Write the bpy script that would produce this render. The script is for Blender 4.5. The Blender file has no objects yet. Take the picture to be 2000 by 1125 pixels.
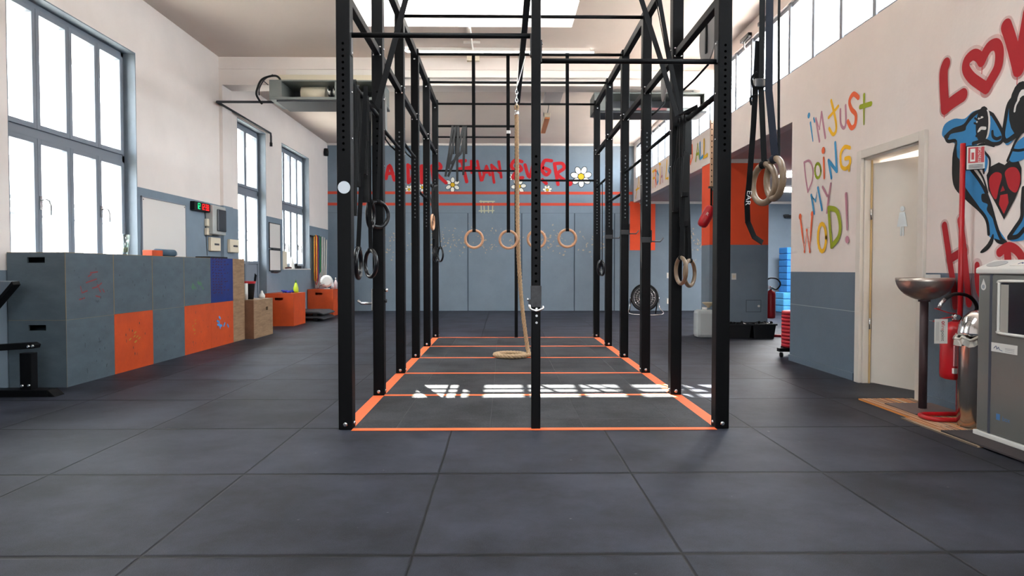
import bpy, bmesh, math, random
from math import pi, sin, cos, radians as R
from mathutils import Vector, Matrix
random.seed(7)
SC = bpy.context.scene
COL = SC.collection
V = Vector
# ------------------------------------------------------------------ camera
F = 2000 * 24 / 36.0
PITCH = math.atan(36.5 / F); YAW = math.atan(18.5 / F)
cam_data = bpy.data.cameras.new('camera'); cam = bpy.data.objects.new('camera', cam_data); COL.objects.link(cam)
cam_data.lens = 24; cam_data.sensor_width = 36; cam_data.clip_end = 200
cam.location = (0, 0, 1.048); cam.rotation_euler = (pi/2 - PITCH, 0, -YAW)
SC.camera = cam
CR = Matrix.Rotation(-YAW, 3, 'Z') @ Matrix.Rotation(pi/2 - PITCH, 3, 'X')
CP = V((0, 0, 1.048))
def ray(px, py): return CR @ V(((px - 1000) / F, -(py - 562.5) / F, -1))
def atY(px, py, Y): d = ray(px, py); return CP + d * (Y / d.y)
def atX(px, py, X): d = ray(px, py); return CP + d * (X / d.x)
def atZ(px, py, Z=0.0): d = ray(px, py); return CP + d * ((Z - 1.048) / d.z)
# ------------------------------------------------------------------ world, sun, exposure
SC.view_settings.view_transform = 'Standard'; SC.view_settings.look = 'None'
SC.view_settings.gamma = 1.0; SC.view_settings.use_curve_mapping = False
SC.view_settings.exposure = 3.45
W = bpy.data.worlds.new('world'); SC.world = W; W.use_nodes = True
bg = W.node_tree.nodes['Background']; bg.inputs[0].default_value = (0.90, 0.96, 1.0, 1); bg.inputs[1].default_value = 2.6
sd = bpy.data.lights.new('sun', 'SUN'); sd.energy = 7; sd.angle = R(0.5); sd.color = (1, 0.95, 0.87)
sun = bpy.data.objects.new('sun', sd); COL.objects.link(sun)
sun.rotation_euler = V((0.233, -0.662, -1)).to_track_quat('-Z', 'Y').to_euler(); sun.location = (0, 14, 12)
SC.cycles.use_denoising = True
SC.cycles.max_bounces = 10; SC.cycles.diffuse_bounces = 6; SC.cycles.glossy_bounces = 4
SC.cycles.transparent_max_bounces = 12; SC.cycles.sample_clamp_indirect = 8
SC.cycles.caustics_reflective = False; SC.cycles.caustics_refractive = False
def portal(cx, cy, cz, sx, sy, direction):
    l = bpy.data.lights.new('window_portal', 'AREA'); l.shape = 'RECTANGLE'; l.size = sx; l.size_y = sy; l.cycles.is_portal = True
    o = bpy.data.objects.new('window_portal', l); COL.objects.link(o); o.location = (cx, cy, cz)
    o.rotation_euler = V(direction).to_track_quat('-Z', 'Y').to_euler(); return o
def portal_m(c, ux, uy, n):   # explicit axes
    l = bpy.data.lights.new('window_portal', 'AREA'); l.shape = 'RECTANGLE'; l.size = V(ux).length; l.size_y = V(uy).length; l.cycles.is_portal = True
    o = bpy.data.objects.new('window_portal', l); COL.objects.link(o)
    z = -V(n).normalized(); x = V(ux).normalized(); y = z.cross(x)
    m = Matrix((x, y, z)).transposed().to_4x4(); m.translation = V(c); o.matrix_world = m
XL, XR = -4.385, 3.31
portal_m((-4.47, 7.22, 2.3), (0, 2.14, 0), (0, 0, 2.6), (1, 0, 0))
portal_m((-4.47, 12.09, 2.1), (0, 1.36, 0), (0, 0, 2.9), (1, 0, 0))
portal_m((-4.47, 14.64, 2.3), (0, 1.95, 0), (0, 0, 2.5), (1, 0, 0))
portal_m((3.44, 9.25, 3.71), (0, 15.5, 0), (0, 0, .82), (-1, 0, 0))
portal_m((-0.455, 8.88, 4.86), (2.8, 0, 0), (0, .92, 0), (0, 0, -1))
portal_m((-0.455, 3.76, 4.86), (2.8, 0, 0), (0, .92, 0), (0, 0, -1))  # portal of the added front skylight
portal_m((0, -3.1, 2.2), (2.2, 0, 0), (0, 0, 1.2), (0, 1, 0))  # portal of the added opening behind the camera
# ------------------------------------------------------------------ materials
def lin(c):
    if isinstance(c, str): c = tuple(int(c[i:i+2], 16) for i in (0, 2, 4))
    return tuple(((x/255)/12.92 if x/255 <= .04045 else (((x/255)+.055)/1.055)**2.4) for x in c)
MATS = {}
def mat(name, col, rough=.5, metal=0, var=0, vscale=6, bump=0, bscale=80, spec=.5, stretch=None, col2=None, alpha=1, emit=0, coat=0):
    if name in MATS: return MATS[name]
    m = bpy.data.materials.new(name); m.use_nodes = True; nt = m.node_tree; b = nt.nodes['Principled BSDF']
    c = lin(col); b.inputs['Base Color'].default_value = (*c, 1); b.inputs['Roughness'].default_value = rough
    b.inputs['Metallic'].default_value = metal; b.inputs['Specular IOR Level'].default_value = spec
    if coat: b.inputs['Coat Weight'].default_value = coat
    if emit: b.inputs['Emission Color'].default_value = (*c, 1); b.inputs['Emission Strength'].default_value = emit
    if alpha < 1: b.inputs['Alpha'].default_value = alpha
    if var or col2 or bump:
        tc = nt.nodes.new('ShaderNodeTexCoord'); mp = nt.nodes.new('ShaderNodeMapping'); nt.links.new(tc.outputs['Object'], mp.inputs[0])
        if stretch: mp.inputs['Scale'].default_value = stretch
    if var or col2:
        n = nt.nodes.new('ShaderNodeTexNoise'); n.inputs['Scale'].default_value = vscale; n.inputs['Detail'].default_value = 8; n.inputs['Roughness'].default_value = .65
        nt.links.new(mp.outputs[0], n.inputs['Vector'])
        r = nt.nodes.new('ShaderNodeValToRGB'); r.color_ramp.elements[0].position = .32; r.color_ramp.elements[1].position = .68
        c2 = lin(col2) if col2 else tuple(min(1, x*(1+var)) for x in c); c1 = c if col2 else tuple(x*(1-var) for x in c)
        r.color_ramp.elements[0].color = (*c1, 1); r.color_ramp.elements[1].color = (*c2, 1)
        nt.links.new(n.outputs['Fac'], r.inputs[0]); nt.links.new(r.outputs[0], b.inputs['Base Color'])
    if bump:
        n2 = nt.nodes.new('ShaderNodeTexNoise'); n2.inputs['Scale'].default_value = bscale; n2.inputs['Detail'].default_value = 4
        nt.links.new(mp.outputs[0], n2.inputs['Vector'])
        bp = nt.nodes.new('ShaderNodeBump'); bp.inputs['Strength'].default_value = bump; bp.inputs['Distance'].default_value = .01
        nt.links.new(n2.outputs['Fac'], bp.inputs['Height']); nt.links.new(bp.outputs[0], b.inputs['Normal'])
    MATS[name] = m; return m
cream = mat('plaster_cream', 'e3d9d3', .9, var=.04, vscale=1.5, bump=.12, bscale=30)
ceilm = mat('ceiling_paint', 'd3c6bd', .9, var=.03, vscale=1)
slate = mat('slate_paint', '74828f', .7, var=.07, vscale=2.5, bump=.15, bscale=25)
slateR = mat('slate_paint_right', '5f6f7e', .65, var=.06, vscale=2.5, bump=.25, bscale=60)
orange_wall = mat('orange_wall_paint', 'f0542a', .75, var=.03)
white = mat('white_paint', 'e2dcd6', .5, var=.02)
trimw = mat('door_white', 'd9d2c8', .4, var=.02)
framem = mat('window_frame_grey', '7b828c', .45)
reveal = mat('reveal_blue_grey', '6f7983', .6, var=.08)
blk = mat('black_powder_coat', '08080a', .5, var=.15, vscale=20, bump=.05, bscale=200, spec=.12)
blk2 = mat('dark_grey_steel', '1c1d20', .42, var=.1)
hole = mat('hole_black', '010101', .9, spec=0)
steel = mat('bright_steel', 'c9c9c9', .25, 1)
chrome = mat('chrome', 'dedede', .12, 1)
strapm = mat('black_webbing', '0a0a0c', .8, spec=.2, bump=.2, bscale=300)
navy = mat('navy_webbing', '161b29', .75, spec=.25, bump=.2, bscale=300)
rubber = mat('black_rubber', '09090a', .5, var=.2, spec=.3)
woodring = mat('ring_wood', 'cf9f7c', .45, col2='b98662', vscale=30, stretch=(1, 1, 6))
woodring2 = mat('ring_wood_pale', '85705a', .4, col2='6f5b48', vscale=25)
ropem = mat('rope_fibre', 'c9ab88', .9, col2='a0825f', vscale=90, bump=.5, bscale=300)
orange_line = mat('orange_tape', 'ee6a33', .6, var=.06, vscale=8)
ply = mat('raw_plywood', '9c7d5e', .7, col2='7a5c42', vscale=5, stretch=(1, 1, 6), bump=.2, bscale=60)
plyb = mat('brown_ply_face', '7b543c', .6, col2='6b4630', vscale=6)
pgrey = mat('worn_grey_box_paint', '525f67', .62, col2='445058', vscale=3.5, stretch=(1, 1, 2.2), bump=.15, bscale=50)
porange = mat('worn_orange_box_paint', 'cc4a0f', .55, col2='b53f0d', vscale=4, bump=.12, bscale=50)
pblue = mat('blue_box_paint', '0b2a78', .5, col2='082060', vscale=4)
red = mat('signal_red', 'b3121c', .35, var=.05)
redpaint = mat('spray_red', 'ac1b25', .8, var=.06)
redwall = mat('spray_red_wall', 'c5161f', .8, var=.05)
lineor = mat('wall_stripe_red', 'c9452e', .75)
pink = mat('spray_mauve', 'b98393', .8); yel = mat('spray_yellow', 'eeb91c', .8); grn = mat('spray_olive', '93a012', .8)
blu = mat('spray_blue', '3c93c4', .8); org = mat('spray_orange', 'e8673a', .8)
dblue = mat('dolphin_blue', '2f7fb6', .8, var=.06); dblk = mat('spray_black', '17181a', .8); dwht = mat('spray_white', 'dcd8d4', .8)
daisyw = mat('daisy_white', 'ece8dc', .8); daisyy = mat('daisy_yellow', 'e0b215', .8)
def halo(c, nm): return mat(nm, c, .9, alpha=.25)
chalk = mat('chalk_line', 'b9b79b', .95)
plasticw = mat('white_plastic', 'd8d6d0', .4); creamp = mat('cream_plastic', 'd9cdb6', .45)
whiteboard = mat('whiteboard_face', 'd8d2cc', .35)
redplate = mat('red_bumper', 'c01c2c', .5, var=.05)
bluefoam = mat('blue_foam', '2d7cc4', .7, var=.08)
unitg = mat('unit_grey', '6e726f', .5, var=.05); unitd = mat('unit_dark', '35363a', .6)
def glass_mat(name='window_glass', tint=(.97, .99, 1), rough=.02, refl=.06):
    m = bpy.data.materials.new(name); m.use_nodes = True; nt = m.node_tree; nt.nodes.clear()
    out = nt.nodes.new('ShaderNodeOutputMaterial'); t = nt.nodes.new('ShaderNodeBsdfTransparent'); t.inputs[0].default_value = (*tint, 1)
    g = nt.nodes.new('ShaderNodeBsdfGlossy'); g.inputs['Roughness'].default_value = rough
    x = nt.nodes.new('ShaderNodeMixShader'); x.inputs[0].default_value = refl
    nt.links.new(t.outputs[0], x.inputs[1]); nt.links.new(g.outputs[0], x.inputs[2]); nt.links.new(x.outputs[0], out.inputs[0]); return m
glass = glass_mat()
smoked = glass_mat('smoked_cover', (.25, .25, .28), .1, .12)
milky = mat('milky_plastic', 'c9cfcf', .35, alpha=.75)
def tile_mat(name, c0, x0, y0, px, py, sw, seam, rough, speck, bump, tonal=.12):
    m = bpy.data.materials.new(name); m.use_nodes = True; nt = m.node_tree; N = nt.nodes; L = nt.links; b = N['Principled BSDF']
    tc = N.new('ShaderNodeTexCoord'); sp = N.new('ShaderNodeSeparateXYZ'); L.new(tc.outputs['Object'], sp.inputs[0])
    def mth(op, a, bv=None, cv=None):
        n = N.new('ShaderNodeMath'); n.operation = op
        for k, v in enumerate((a, bv, cv)):
            if v is None: continue
            if isinstance(v, (int, float)): n.inputs[k].default_value = v
            else: L.new(v, n.inputs[k])
        return n.outputs[0]
    ds = []; ids = []
    wob = N.new('ShaderNodeTexNoise'); wob.inputs['Scale'].default_value = .8; L.new(tc.outputs['Object'], wob.inputs['Vector'])
    wo = mth('MULTIPLY', mth('SUBTRACT', wob.outputs['Fac'], .5), .015)
    for ax, o0, p in (('X', x0, px), ('Y', y0, py)):
        u = mth('DIVIDE', mth('SUBTRACT', mth('ADD', sp.outputs[ax], wo), o0), p)
        fr = mth('FRACT', u); d = mth('MULTIPLY', mth('MINIMUM', fr, mth('SUBTRACT', 1.0, fr)), p)
        ds.append(d); ids.append(mth('FLOOR', u))
    dist = mth('MINIMUM', ds[0], mth('MULTIPLY', ds[1], .45))
    seamf = N.new('ShaderNodeMapRange'); L.new(dist, seamf.inputs[0]); seamf.inputs[1].default_value = 0.3*sw; seamf.inputs[2].default_value = sw; seamf.inputs[3].default_value = 1; seamf.inputs[4].default_value = 0
    cb = N.new('ShaderNodeCombineXYZ'); L.new(ids[0], cb.inputs[0]); L.new(ids[1], cb.inputs[1])
    wn = N.new('ShaderNodeTexWhiteNoise'); L.new(cb.outputs[0], wn.inputs['Vector'])
    big = N.new('ShaderNodeTexNoise'); big.inputs['Scale'].default_value = 1.7; big.inputs['Detail'].default_value = 9; big.inputs['Roughness'].default_value = .7; L.new(tc.outputs['Object'], big.inputs['Vector'])
    fine = N.new('ShaderNodeTexNoise'); fine.inputs['Scale'].default_value = speck; fine.inputs['Detail'].default_value = 3; L.new(tc.outputs['Object'], fine.inputs['Vector'])
    g = mth('ADD', mth('MULTIPLY', wn.outputs['Value'], tonal), mth('MULTIPLY', big.outputs['Fac'], 1.1))
    g = mth('ADD', g, mth('MULTIPLY', fine.outputs['Fac'], .5))
    mr = N.new('ShaderNodeMapRange'); L.new(g, mr.inputs[0]); mr.inputs[1].default_value = .70; mr.inputs[2].default_value = 1.04; mr.inputs[3].default_value = .4; mr.inputs[4].default_value = 1.7
    cc = N.new('ShaderNodeVectorMath'); cc.operation = 'SCALE'; cc.inputs[0].default_value = lin(c0); L.new(mr.outputs[0], cc.inputs['Scale'])
    mx = N.new('ShaderNodeMix'); mx.data_type = 'RGBA'; L.new(seamf.outputs[0], mx.inputs['Factor']); L.new(cc.outputs[0], mx.inputs[6]); mx.inputs[7].default_value = (*lin(seam), 1)
    # scattered chalk specks
    v = N.new('ShaderNodeTexNoise'); v.inputs['Scale'].default_value = 23; v.inputs['Detail'].default_value = 1; L.new(tc.outputs['Object'], v.inputs['Vector'])
    vr = N.new('ShaderNodeMapRange'); L.new(v.outputs['Fac'], vr.inputs[0]); vr.inputs[1].default_value = .79; vr.inputs[2].default_value = .84; vr.inputs[3].default_value = 0; vr.inputs[4].default_value = .35
    mx2 = N.new('ShaderNodeMix'); mx2.data_type = 'RGBA'; L.new(vr.outputs[0], mx2.inputs['Factor']); L.new(mx.outputs[2], mx2.inputs[6]); mx2.inputs[7].default_value = (*lin('9a9a9c'), 1)
    L.new(mx2.outputs[2], b.inputs['Base Color'])
    b.inputs['Roughness'].default_value = rough; b.inputs['Specular IOR Level'].default_value = .2
    h = mth('SUBTRACT', mth('MULTIPLY', fine.outputs['Fac'], .25), mth('MULTIPLY', seamf.outputs[0], .9))
    bp = N.new('ShaderNodeBump'); bp.inputs['Strength'].default_value = bump; bp.inputs['Distance'].default_value = .01; L.new(h, bp.inputs['Height']); L.new(bp.outputs[0], b.inputs['Normal'])
    MATS[name] = m; return m
floorm = tile_mat('rubber_floor_tiles', '292b34', -.33, 2.48, .99, 1.0, .0085, '030304', .55, 260, .4)
platm = tile_mat('rig_floor_tiles', '313235', -.7, 4.75, .62, 1.2, .003, '4a4a4c', .62, 75, .8)
# ------------------------------------------------------------------ mesh builder
ORG = {}
class MB:
    def __init__(s): s.bm = bmesh.new(); s.mats = []
    def mi(s, m):
        if m is None: return 0
        if m not in s.mats: s.mats.append(m)
        return s.mats.index(m)
    def face(s, pts, m=None):
        vs = [s.bm.verts.new(V(p)) for p in pts]
        f = s.bm.faces.new(vs); f.material_index = s.mi(m); return f
    def box(s, a, b, m=None, rot=None, piv=None):
        x0, y0, z0 = a; x1, y1, z1 = b
        if x0 > x1: x0, x1 = x1, x0
        if y0 > y1: y0, y1 = y1, y0
        if z0 > z1: z0, z1 = z1, z0
        c = [V(p) for p in ((x0,y0,z0),(x1,y0,z0),(x1,y1,z0),(x0,y1,z0),(x0,y0,z1),(x1,y0,z1),(x1,y1,z1),(x0,y1,z1))]
        if rot is not None:
            pv = V(piv) if piv is not None else (c[0]+c[6])/2
            c = [pv + rot @ (p-pv) for p in c]
        vs = [s.bm.verts.new(p) for p in c]; k = s.mi(m)
        for q in ((0,3,2,1),(4,5,6,7),(0,1,5,4),(1,2,6,5),(2,3,7,6),(3,0,4,7)):
            f = s.bm.faces.new([vs[i] for i in q]); f.material_index = k
        return s
    def tube(s, pts, r, m=None, seg=12, closed=False, cap=True, rs=None):
        pts = [V(p) for p in pts]; n = len(pts); k = s.mi(m); rings = []; prev = None
        for i, p in enumerate(pts):
            if closed: t = pts[(i+1) % n] - pts[i-1]
            else: t = pts[min(i+1, n-1)] - pts[max(i-1, 0)]
            t.normalize()
            if prev is None:
                a = V((0,0,1)) if abs(t.z) < .9 else V((1,0,0)); u = t.cross(a).normalized()
            else:
                u = prev - t * prev.dot(t)
                u = u.normalized() if u.length > 1e-6 else t.orthogonal().normalized()
            prev = u; w = t.cross(u); rr = rs[i] if rs else r
            rings.append([s.bm.verts.new(p + (u*cos(2*pi*j/seg) + w*sin(2*pi*j/seg))*rr) for j in range(seg)])
        for i in range(n if closed else n-1):
            A, B = rings[i], rings[(i+1) % n]
            for j in range(seg):
                f = s.bm.faces.new((A[j], A[(j+1) % seg], B[(j+1) % seg], B[j])); f.material_index = k; f.smooth = True
        if cap and not closed:
            f = s.bm.faces.new(rings[0][::-1]); f.material_index = k; f = s.bm.faces.new(rings[-1]); f.material_index = k
        return s
    def cyl(s, p0, p1, r, m=None, seg=16): return s.tube([p0, p1], r, m, seg)
    def torus(s, c, R_, r, u, w, m=None, n=40, seg=12):
        c = V(c); u = V(u).normalized(); w = V(w).normalized()
        return s.tube([c + (u*cos(2*pi*i/n) + w*sin(2*pi*i/n))*R_ for i in range(n)], r, m, seg, closed=True)
    def lathe(s, c, prof, m=None, seg=32, axis=(0,0,1), smooth=True):
        c = V(c); ax = V(axis).normalized(); u = ax.orthogonal().normalized(); w = ax.cross(u); k = s.mi(m); rings = []
        for r, h in prof:
            rings.append([s.bm.verts.new(c + ax*h + (u*cos(2*pi*j/seg) + w*sin(2*pi*j/seg))*max(r, 1e-4)) for j in range(seg)])
        for A, B in zip(rings, rings[1:]):
            for j in range(seg):
                f = s.bm.faces.new((A[j], A[(j+1) % seg], B[(j+1) % seg], B[j])); f.material_index = k; f.smooth = smooth
        f = s.bm.faces.new(rings[0][::-1]); f.material_index = k; f = s.bm.faces.new(rings[-1]); f.material_index = k
        return s
    def ribbon(s, pts, w, th, wd, m=None, ws=None):
        pts = [V(p) for p in pts]; n = len(pts); k = s.mi(m); rg = []
        for i, p in enumerate(pts):
            t = (pts[min(i+1, n-1)] - pts[max(i-1, 0)]).normalized(); d = wd[i] if isinstance(wd, list) else wd
            a = V(d); a = (a - t*a.dot(t)).normalized(); b = t.cross(a); ww = (ws[i] if ws else w)/2
            rg.append([s.bm.verts.new(p + a*x*ww + b*y*th/2) for x, y in ((-1,-1),(1,-1),(1,1),(-1,1))])
        for A, B in zip(rg, rg[1:]):
            for j in range(4):
                f = s.bm.faces.new((A[j], A[(j+1) % 4], B[(j+1) % 4], B[j])); f.material_index = k
        s.bm.faces.new(rg[0][::-1]).material_index = k; s.bm.faces.new(rg[-1]).material_index = k
        return s
    def prism(s, poly, vec, m=None):   # polygon points in 3-D, extruded by vec
        vec = V(vec); k = s.mi(m); A = [s.bm.verts.new(V(p)) for p in poly]; B = [s.bm.verts.new(V(p)+vec) for p in poly]; n = len(A)
        for i in range(n): s.bm.faces.new((A[i], A[(i+1) % n], B[(i+1) % n], B[i])).material_index = k
        s.bm.faces.new(A[::-1]).material_index = k; s.bm.faces.new(B).material_index = k
        return s
    def build(s, name, parent=None, bevel=0, m=None, org=None, nrm=True):
        if m is not None and not s.mats: s.mats = [m]
        me = bpy.data.meshes.new(name)
        if nrm: bmesh.ops.recalc_face_normals(s.bm, faces=s.bm.faces[:])
        if parent is not None: o0 = ORG[parent.name]
        elif org is not None: o0 = V(org)
        else:
            c = [v.co for v in s.bm.verts]
            o0 = V(((min(p.x for p in c)+max(p.x for p in c))/2, (min(p.y for p in c)+max(p.y for p in c))/2, min(p.z for p in c)))
        bmesh.ops.translate(s.bm, verts=s.bm.verts[:], vec=-o0)
        s.bm.to_mesh(me); s.bm.free()
        for x in s.mats: me.materials.append(x)
        o = bpy.data.objects.new(name, me); COL.objects.link(o)
        if parent is not None: o.parent = parent
        else: o.location = o0
        ORG[o.name] = o0
        if bevel:
            b = o.modifiers.new('bevel', 'BEVEL'); b.width = bevel; b.segments = 2; b.limit_method = 'ANGLE'; b.angle_limit = R(40)
        return o
def box(name, a, b, m, parent=None, bevel=0): return MB().box(a, b, m).build(name, parent, bevel)
def tag(o, label=None, cat=None, group=None, kind=None):
    if label: o['label'] = label
    if cat: o['category'] = cat
    if group: o['group'] = group
    if kind: o['kind'] = kind
    return o
def thing(name, loc, label, cat, group=None):
    o = bpy.data.objects.new(name, None); COL.objects.link(o); o.location = loc; o.empty_display_size = .1; ORG[o.name] = V(loc)
    return tag(o, label, cat, group)
def struct(o): o['kind'] = 'structure'; return o
def sroot(name, loc):
    o = bpy.data.objects.new(name, None); COL.objects.link(o); o.location = loc; ORG[o.name] = V(loc); o['kind'] = 'structure'; return o
def copy_tree(o, parent=None):
    c = o.copy(); COL.objects.link(c); ORG[c.name] = ORG[o.name]
    if parent: c.parent = parent
    for ch in list(o.children): copy_tree(ch, c)
    return c
def text_bits(mb, txt, m, origin, ux, uy, size, depth=.0008):
    cu = bpy.data.curves.new('t', 'FONT'); cu.body = txt; cu.size = size; cu.align_x = 'CENTER'; cu.align_y = 'CENTER'; cu.resolution_u = 3
    o = bpy.data.objects.new('t', cu); me = bpy.data.meshes.new_from_object(o)
    ux = V(ux).normalized(); uy = V(uy).normalized(); n = ux.cross(uy); k = mb.mi(m); base = V(origin)+n*depth
    vs = [mb.bm.verts.new(base + ux*v.co.x + uy*v.co.y) for v in me.vertices]
    for p in me.polygons:
        try: mb.bm.faces.new([vs[i] for i in p.vertices]).material_index = k
        except ValueError: pass
    bpy.data.objects.remove(o); bpy.data.curves.remove(cu); bpy.data.meshes.remove(me)
def smooth(pts, n=6, closed=False):
    if len(pts) < 3: return pts
    out = []; N = len(pts)
    g = (lambda i: pts[i % N]) if closed else (lambda i: pts[max(0, min(N-1, i))])
    for i in range(N if closed else N-1):
        a, b, c, d = [V(g(i+k)) for k in (-1, 0, 1, 2)]
        for j in range(n):
            t = j/n; out.append(.5*((2*b)+(c-a)*t+(2*a-5*b+4*c-d)*t*t+(3*b-a-3*c+d)*t**3))
    if not closed: out.append(V(pts[-1]))
    return out
class Wall:   # spray paint on a wall plane, traced from strokes
    def __init__(s, axis, pos, crop=(0, 0, 1)): s.ax = axis; s.pos = pos; s.crop = crop; s.mb = MB(); s.k = 0
    def p2(s, q):
        x = s.crop[0] + q[0]/s.crop[2]; y = s.crop[1] + q[1]/s.crop[2]
        if s.ax == 'X': p = atX(x, y, s.pos); return V((p.y, p.z))
        p = atY(x, y, s.pos); return V((p.x, p.z))
    def p3(s, q, off):
        if s.ax == 'X': sg = -1 if s.pos > 0 or s.pos == XR else 1; return V((s.pos + sg*off, q[0], q[1]))
        return V((q[0], s.pos - off, q[1]))
    def off(s): s.k += 1; return .0012 + s.k*.00012
    def stroke(s, pts, w, m, sm=True, w2=None):
        P = [s.p2(q) for q in pts]
        if sm: P = smooth(P, 5)
        o = s.off(); n = len(P); k = s.mb.mi(m); L = []; Rr = []
        for i in range(n):
            t = (P[min(i+1, n-1)] - P[max(i-1, 0)]); t = t.normalized() if t.length > 1e-9 else V((1, 0)); nn = V((-t.y, t.x))
            ww = (w + ((w2 if w2 is not None else w) - w)*i/max(1, n-1))/2
            L.append(P[i]+nn*ww); Rr.append(P[i]-nn*ww)
        for i in range(n-1): s.mb.face([s.p3(q, o) for q in (L[i], Rr[i], Rr[i+1], L[i+1])], m)
        for c, d, ww in ((P[0], P[0]-P[1], w), (P[-1], P[-1]-P[-2], w2 if w2 is not None else w)):
            a0 = math.atan2(d.y, d.x); s.mb.face([s.p3(c + V((cos(a0+b), sin(a0+b)))*ww/2, o) for b in [-pi/2 + pi*i/8 for i in range(9)]], m)
        if not sm:
            for c in P[1:-1]: s.disc(c, w/2, m)
    def disc(s, c, r, m, o=None, ry=None, rot=0):
        o = o or s.off(); ry = ry or r
        s.mb.face([s.p3((c[0] + r*cos(a)*cos(rot) - ry*sin(a)*sin(rot), c[1] + r*cos(a)*sin(rot) + ry*sin(a)*cos(rot)), o) for a in [2*pi*i/18 for i in range(18)]], m)
    def dot(s, q, r, m): s.disc(s.p2(q), r, m)
    def ell(s, q, rx, ry, w, m): s.stroke([(q[0]+rx*cos(a), q[1]+ry*sin(a)) for a in [2*pi*i/16 for i in range(17)]], w, m, False)
    def fill(s, pts, m, sm=True):
        P = [s.p2(q) for q in pts]
        if sm: P = smooth(P, 4, True)
        o = s.off()
        from mathutils.geometry import tessellate_polygon
        T = tessellate_polygon([[V((q[0], q[1], 0)) for q in P]])
        for t in T: s.mb.face([s.p3(P[i], o) for i in t], m)
    def build(s, name, parent, label=None):
        o = s.mb.build(name, parent, nrm=False)
        if label: o['label'] = label
        return o
# ------------------------------------------------------------------ room shell
YB = 17.25; ZC = 4.33; ZC2 = 4.20; XE = 8.2; YF = -3.0
def cells(name, axis, p0, p1, us, zs, holes, mfun, parent=None):
    mb = MB()
    for a, b in zip(us, us[1:]):
        for c, d in zip(zs, zs[1:]):
            um, zm = (a+b)/2, (c+d)/2
            if any(h[0] < um < h[1] and h[2] < zm < h[3] for h in holes): continue
            if axis == 'X': mb.box((p0, a, c), (p1, b, d), mfun(um, zm))
            else: mb.box((a, p0, c), (b, p1, d), mfun(um, zm))
    return mb.build(name, parent)
fl = struct(box('floor', (XL-.25, YF, -.12), (XE, YB+.2, 0), floorm)); fl.location.z = fl.location.z
# floor uses object coordinates measured from the world origin
for o_ in (fl,):
    off = o_.location.copy(); o_.data.transform(Matrix.Translation(off)); o_.location = (0, 0, 0); ORG[o_.name] = V((0, 0, 0))
WIN = [(6.15, 8.29, .95, 3.63), (11.41, 12.77, .12, 3.56), (13.68, 15.60, 1.04, 3.56)]
wl = struct(cells('wall_left', 'X', XL-.25, XL, [YF, 6.15, 8.29, 11.41, 12.77, 13.68, 15.60, YB+.2], [0, .12, .95, 1.04, 2.04, 3.56, 3.63, ZC+.1], WIN,
    lambda y, z: slate if (z < 1.04 or (y > 8.29 and z < 2.04)) else cream))
SKY = [(-1.85, .94, 8.42, 9.34), (-1.85, .94, 3.3, 4.22)]  # second one is an unseen skylight, added to light the front floor
DOOR = (5.36, 6.24)
wr = struct(cells('wall_right', 'X', XR, XR+.15, [YF, 1.5, DOOR[0], DOOR[1], 7.8, 17.0, YB+.2], [0, 1.02, 2.07, 2.73, 3.30, 4.12, ZC+.1],
    [(DOOR[0], DOOR[1], 0, 2.07), (7.8, 18, 0, 2.73), (1.5, 17.0, 3.30, 4.12)],
    lambda y, z: slateR if z < 1.02 else cream))
wbm = MB()
wbm.box((XL-.25, YB, 0), (XE, YB+.2, ZC+.1), slate)
wb = struct(wbm.build('wall_back'))
MB().box((3.22, YB-.012, 1.53), (3.86, YB+.01, 2.76), orange_wall).build('orange_band', wb)
we = struct(box('wall_side_room', (XE, 7.6, 0), (XE+.15, YB+.2, 2.95), slate))
struct(box('wall_partition', (XR+.15, 7.65, 0), (XE, 7.8, 2.95), slateR))
struct(cells('wall_front', 'Y', YF-.2, YF, [XL-.25, -1.1, 1.1, XR+.15], [0, 1.6, 2.8, ZC+.1], [(-1.1, 1.1, 1.6, 2.8)], lambda a, b: cream))  # unseen window opening added to let daylight in from behind the camera
cmb = MB()
ys = [YF-.2, 3.3, 4.22, 8.42, 9.34, 11.07]; xs = [XL-.25, -1.85, .94, XR+.15]
for a, b in zip(xs, xs[1:]):
    for c, d in zip(ys, ys[1:]):
        if any(h[0] < (a+b)/2 < h[1] and h[2] < (c+d)/2 < h[3] for h in SKY): continue
        cmb.box((a, c, ZC), (b, d, ZC+.1), ceilm)
cmb.box((XL-.25, 11.07, ZC2), (XR+.15, YB+.2, ZC+.1), ceilm)
struct(cmb.build('ceiling'))
struct(box('ceiling_side_room', (XR+.15, 7.65, 2.76), (XE+.15, YB+.2, 2.95), ceilm))
for i, (x0, x1, y0, y1) in enumerate(SKY):
    kb = sroot('window_%d' % (5+i), (x0, y0, ZC))
    m = MB()
    for a, b in (((x0-.05, y0-.05, ZC+.1), (x1+.05, y0, 4.82)), ((x0-.05, y1, ZC+.1), (x1+.05, y1+.05, 4.82)), ((x0-.05, y0, ZC+.1), (x0, y1, 4.82)), ((x1, y0, ZC+.1), (x1+.05, y1, 4.82))): m.box(a, b, white)
    m.build('sun_trimming_kerb', kb)  # kerb added above the ceiling, its height shaped to trim the sun patch
    m = MB()
    for k in range(1, 6): xx = x0 + (x1-x0)*k/6; m.box((xx-.03, y0, 4.80), (xx+.03, y1, 4.85), white)
    for yy in (y1-.19, y1-.38): m.box((x0, yy-.022, 4.80), (x1, yy+.022, 4.85), white)
    m.build('glazing_bars', kb)
    box('pane', (x0, y0, 4.855), (x1, y1, 4.861), glass, kb)
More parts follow.
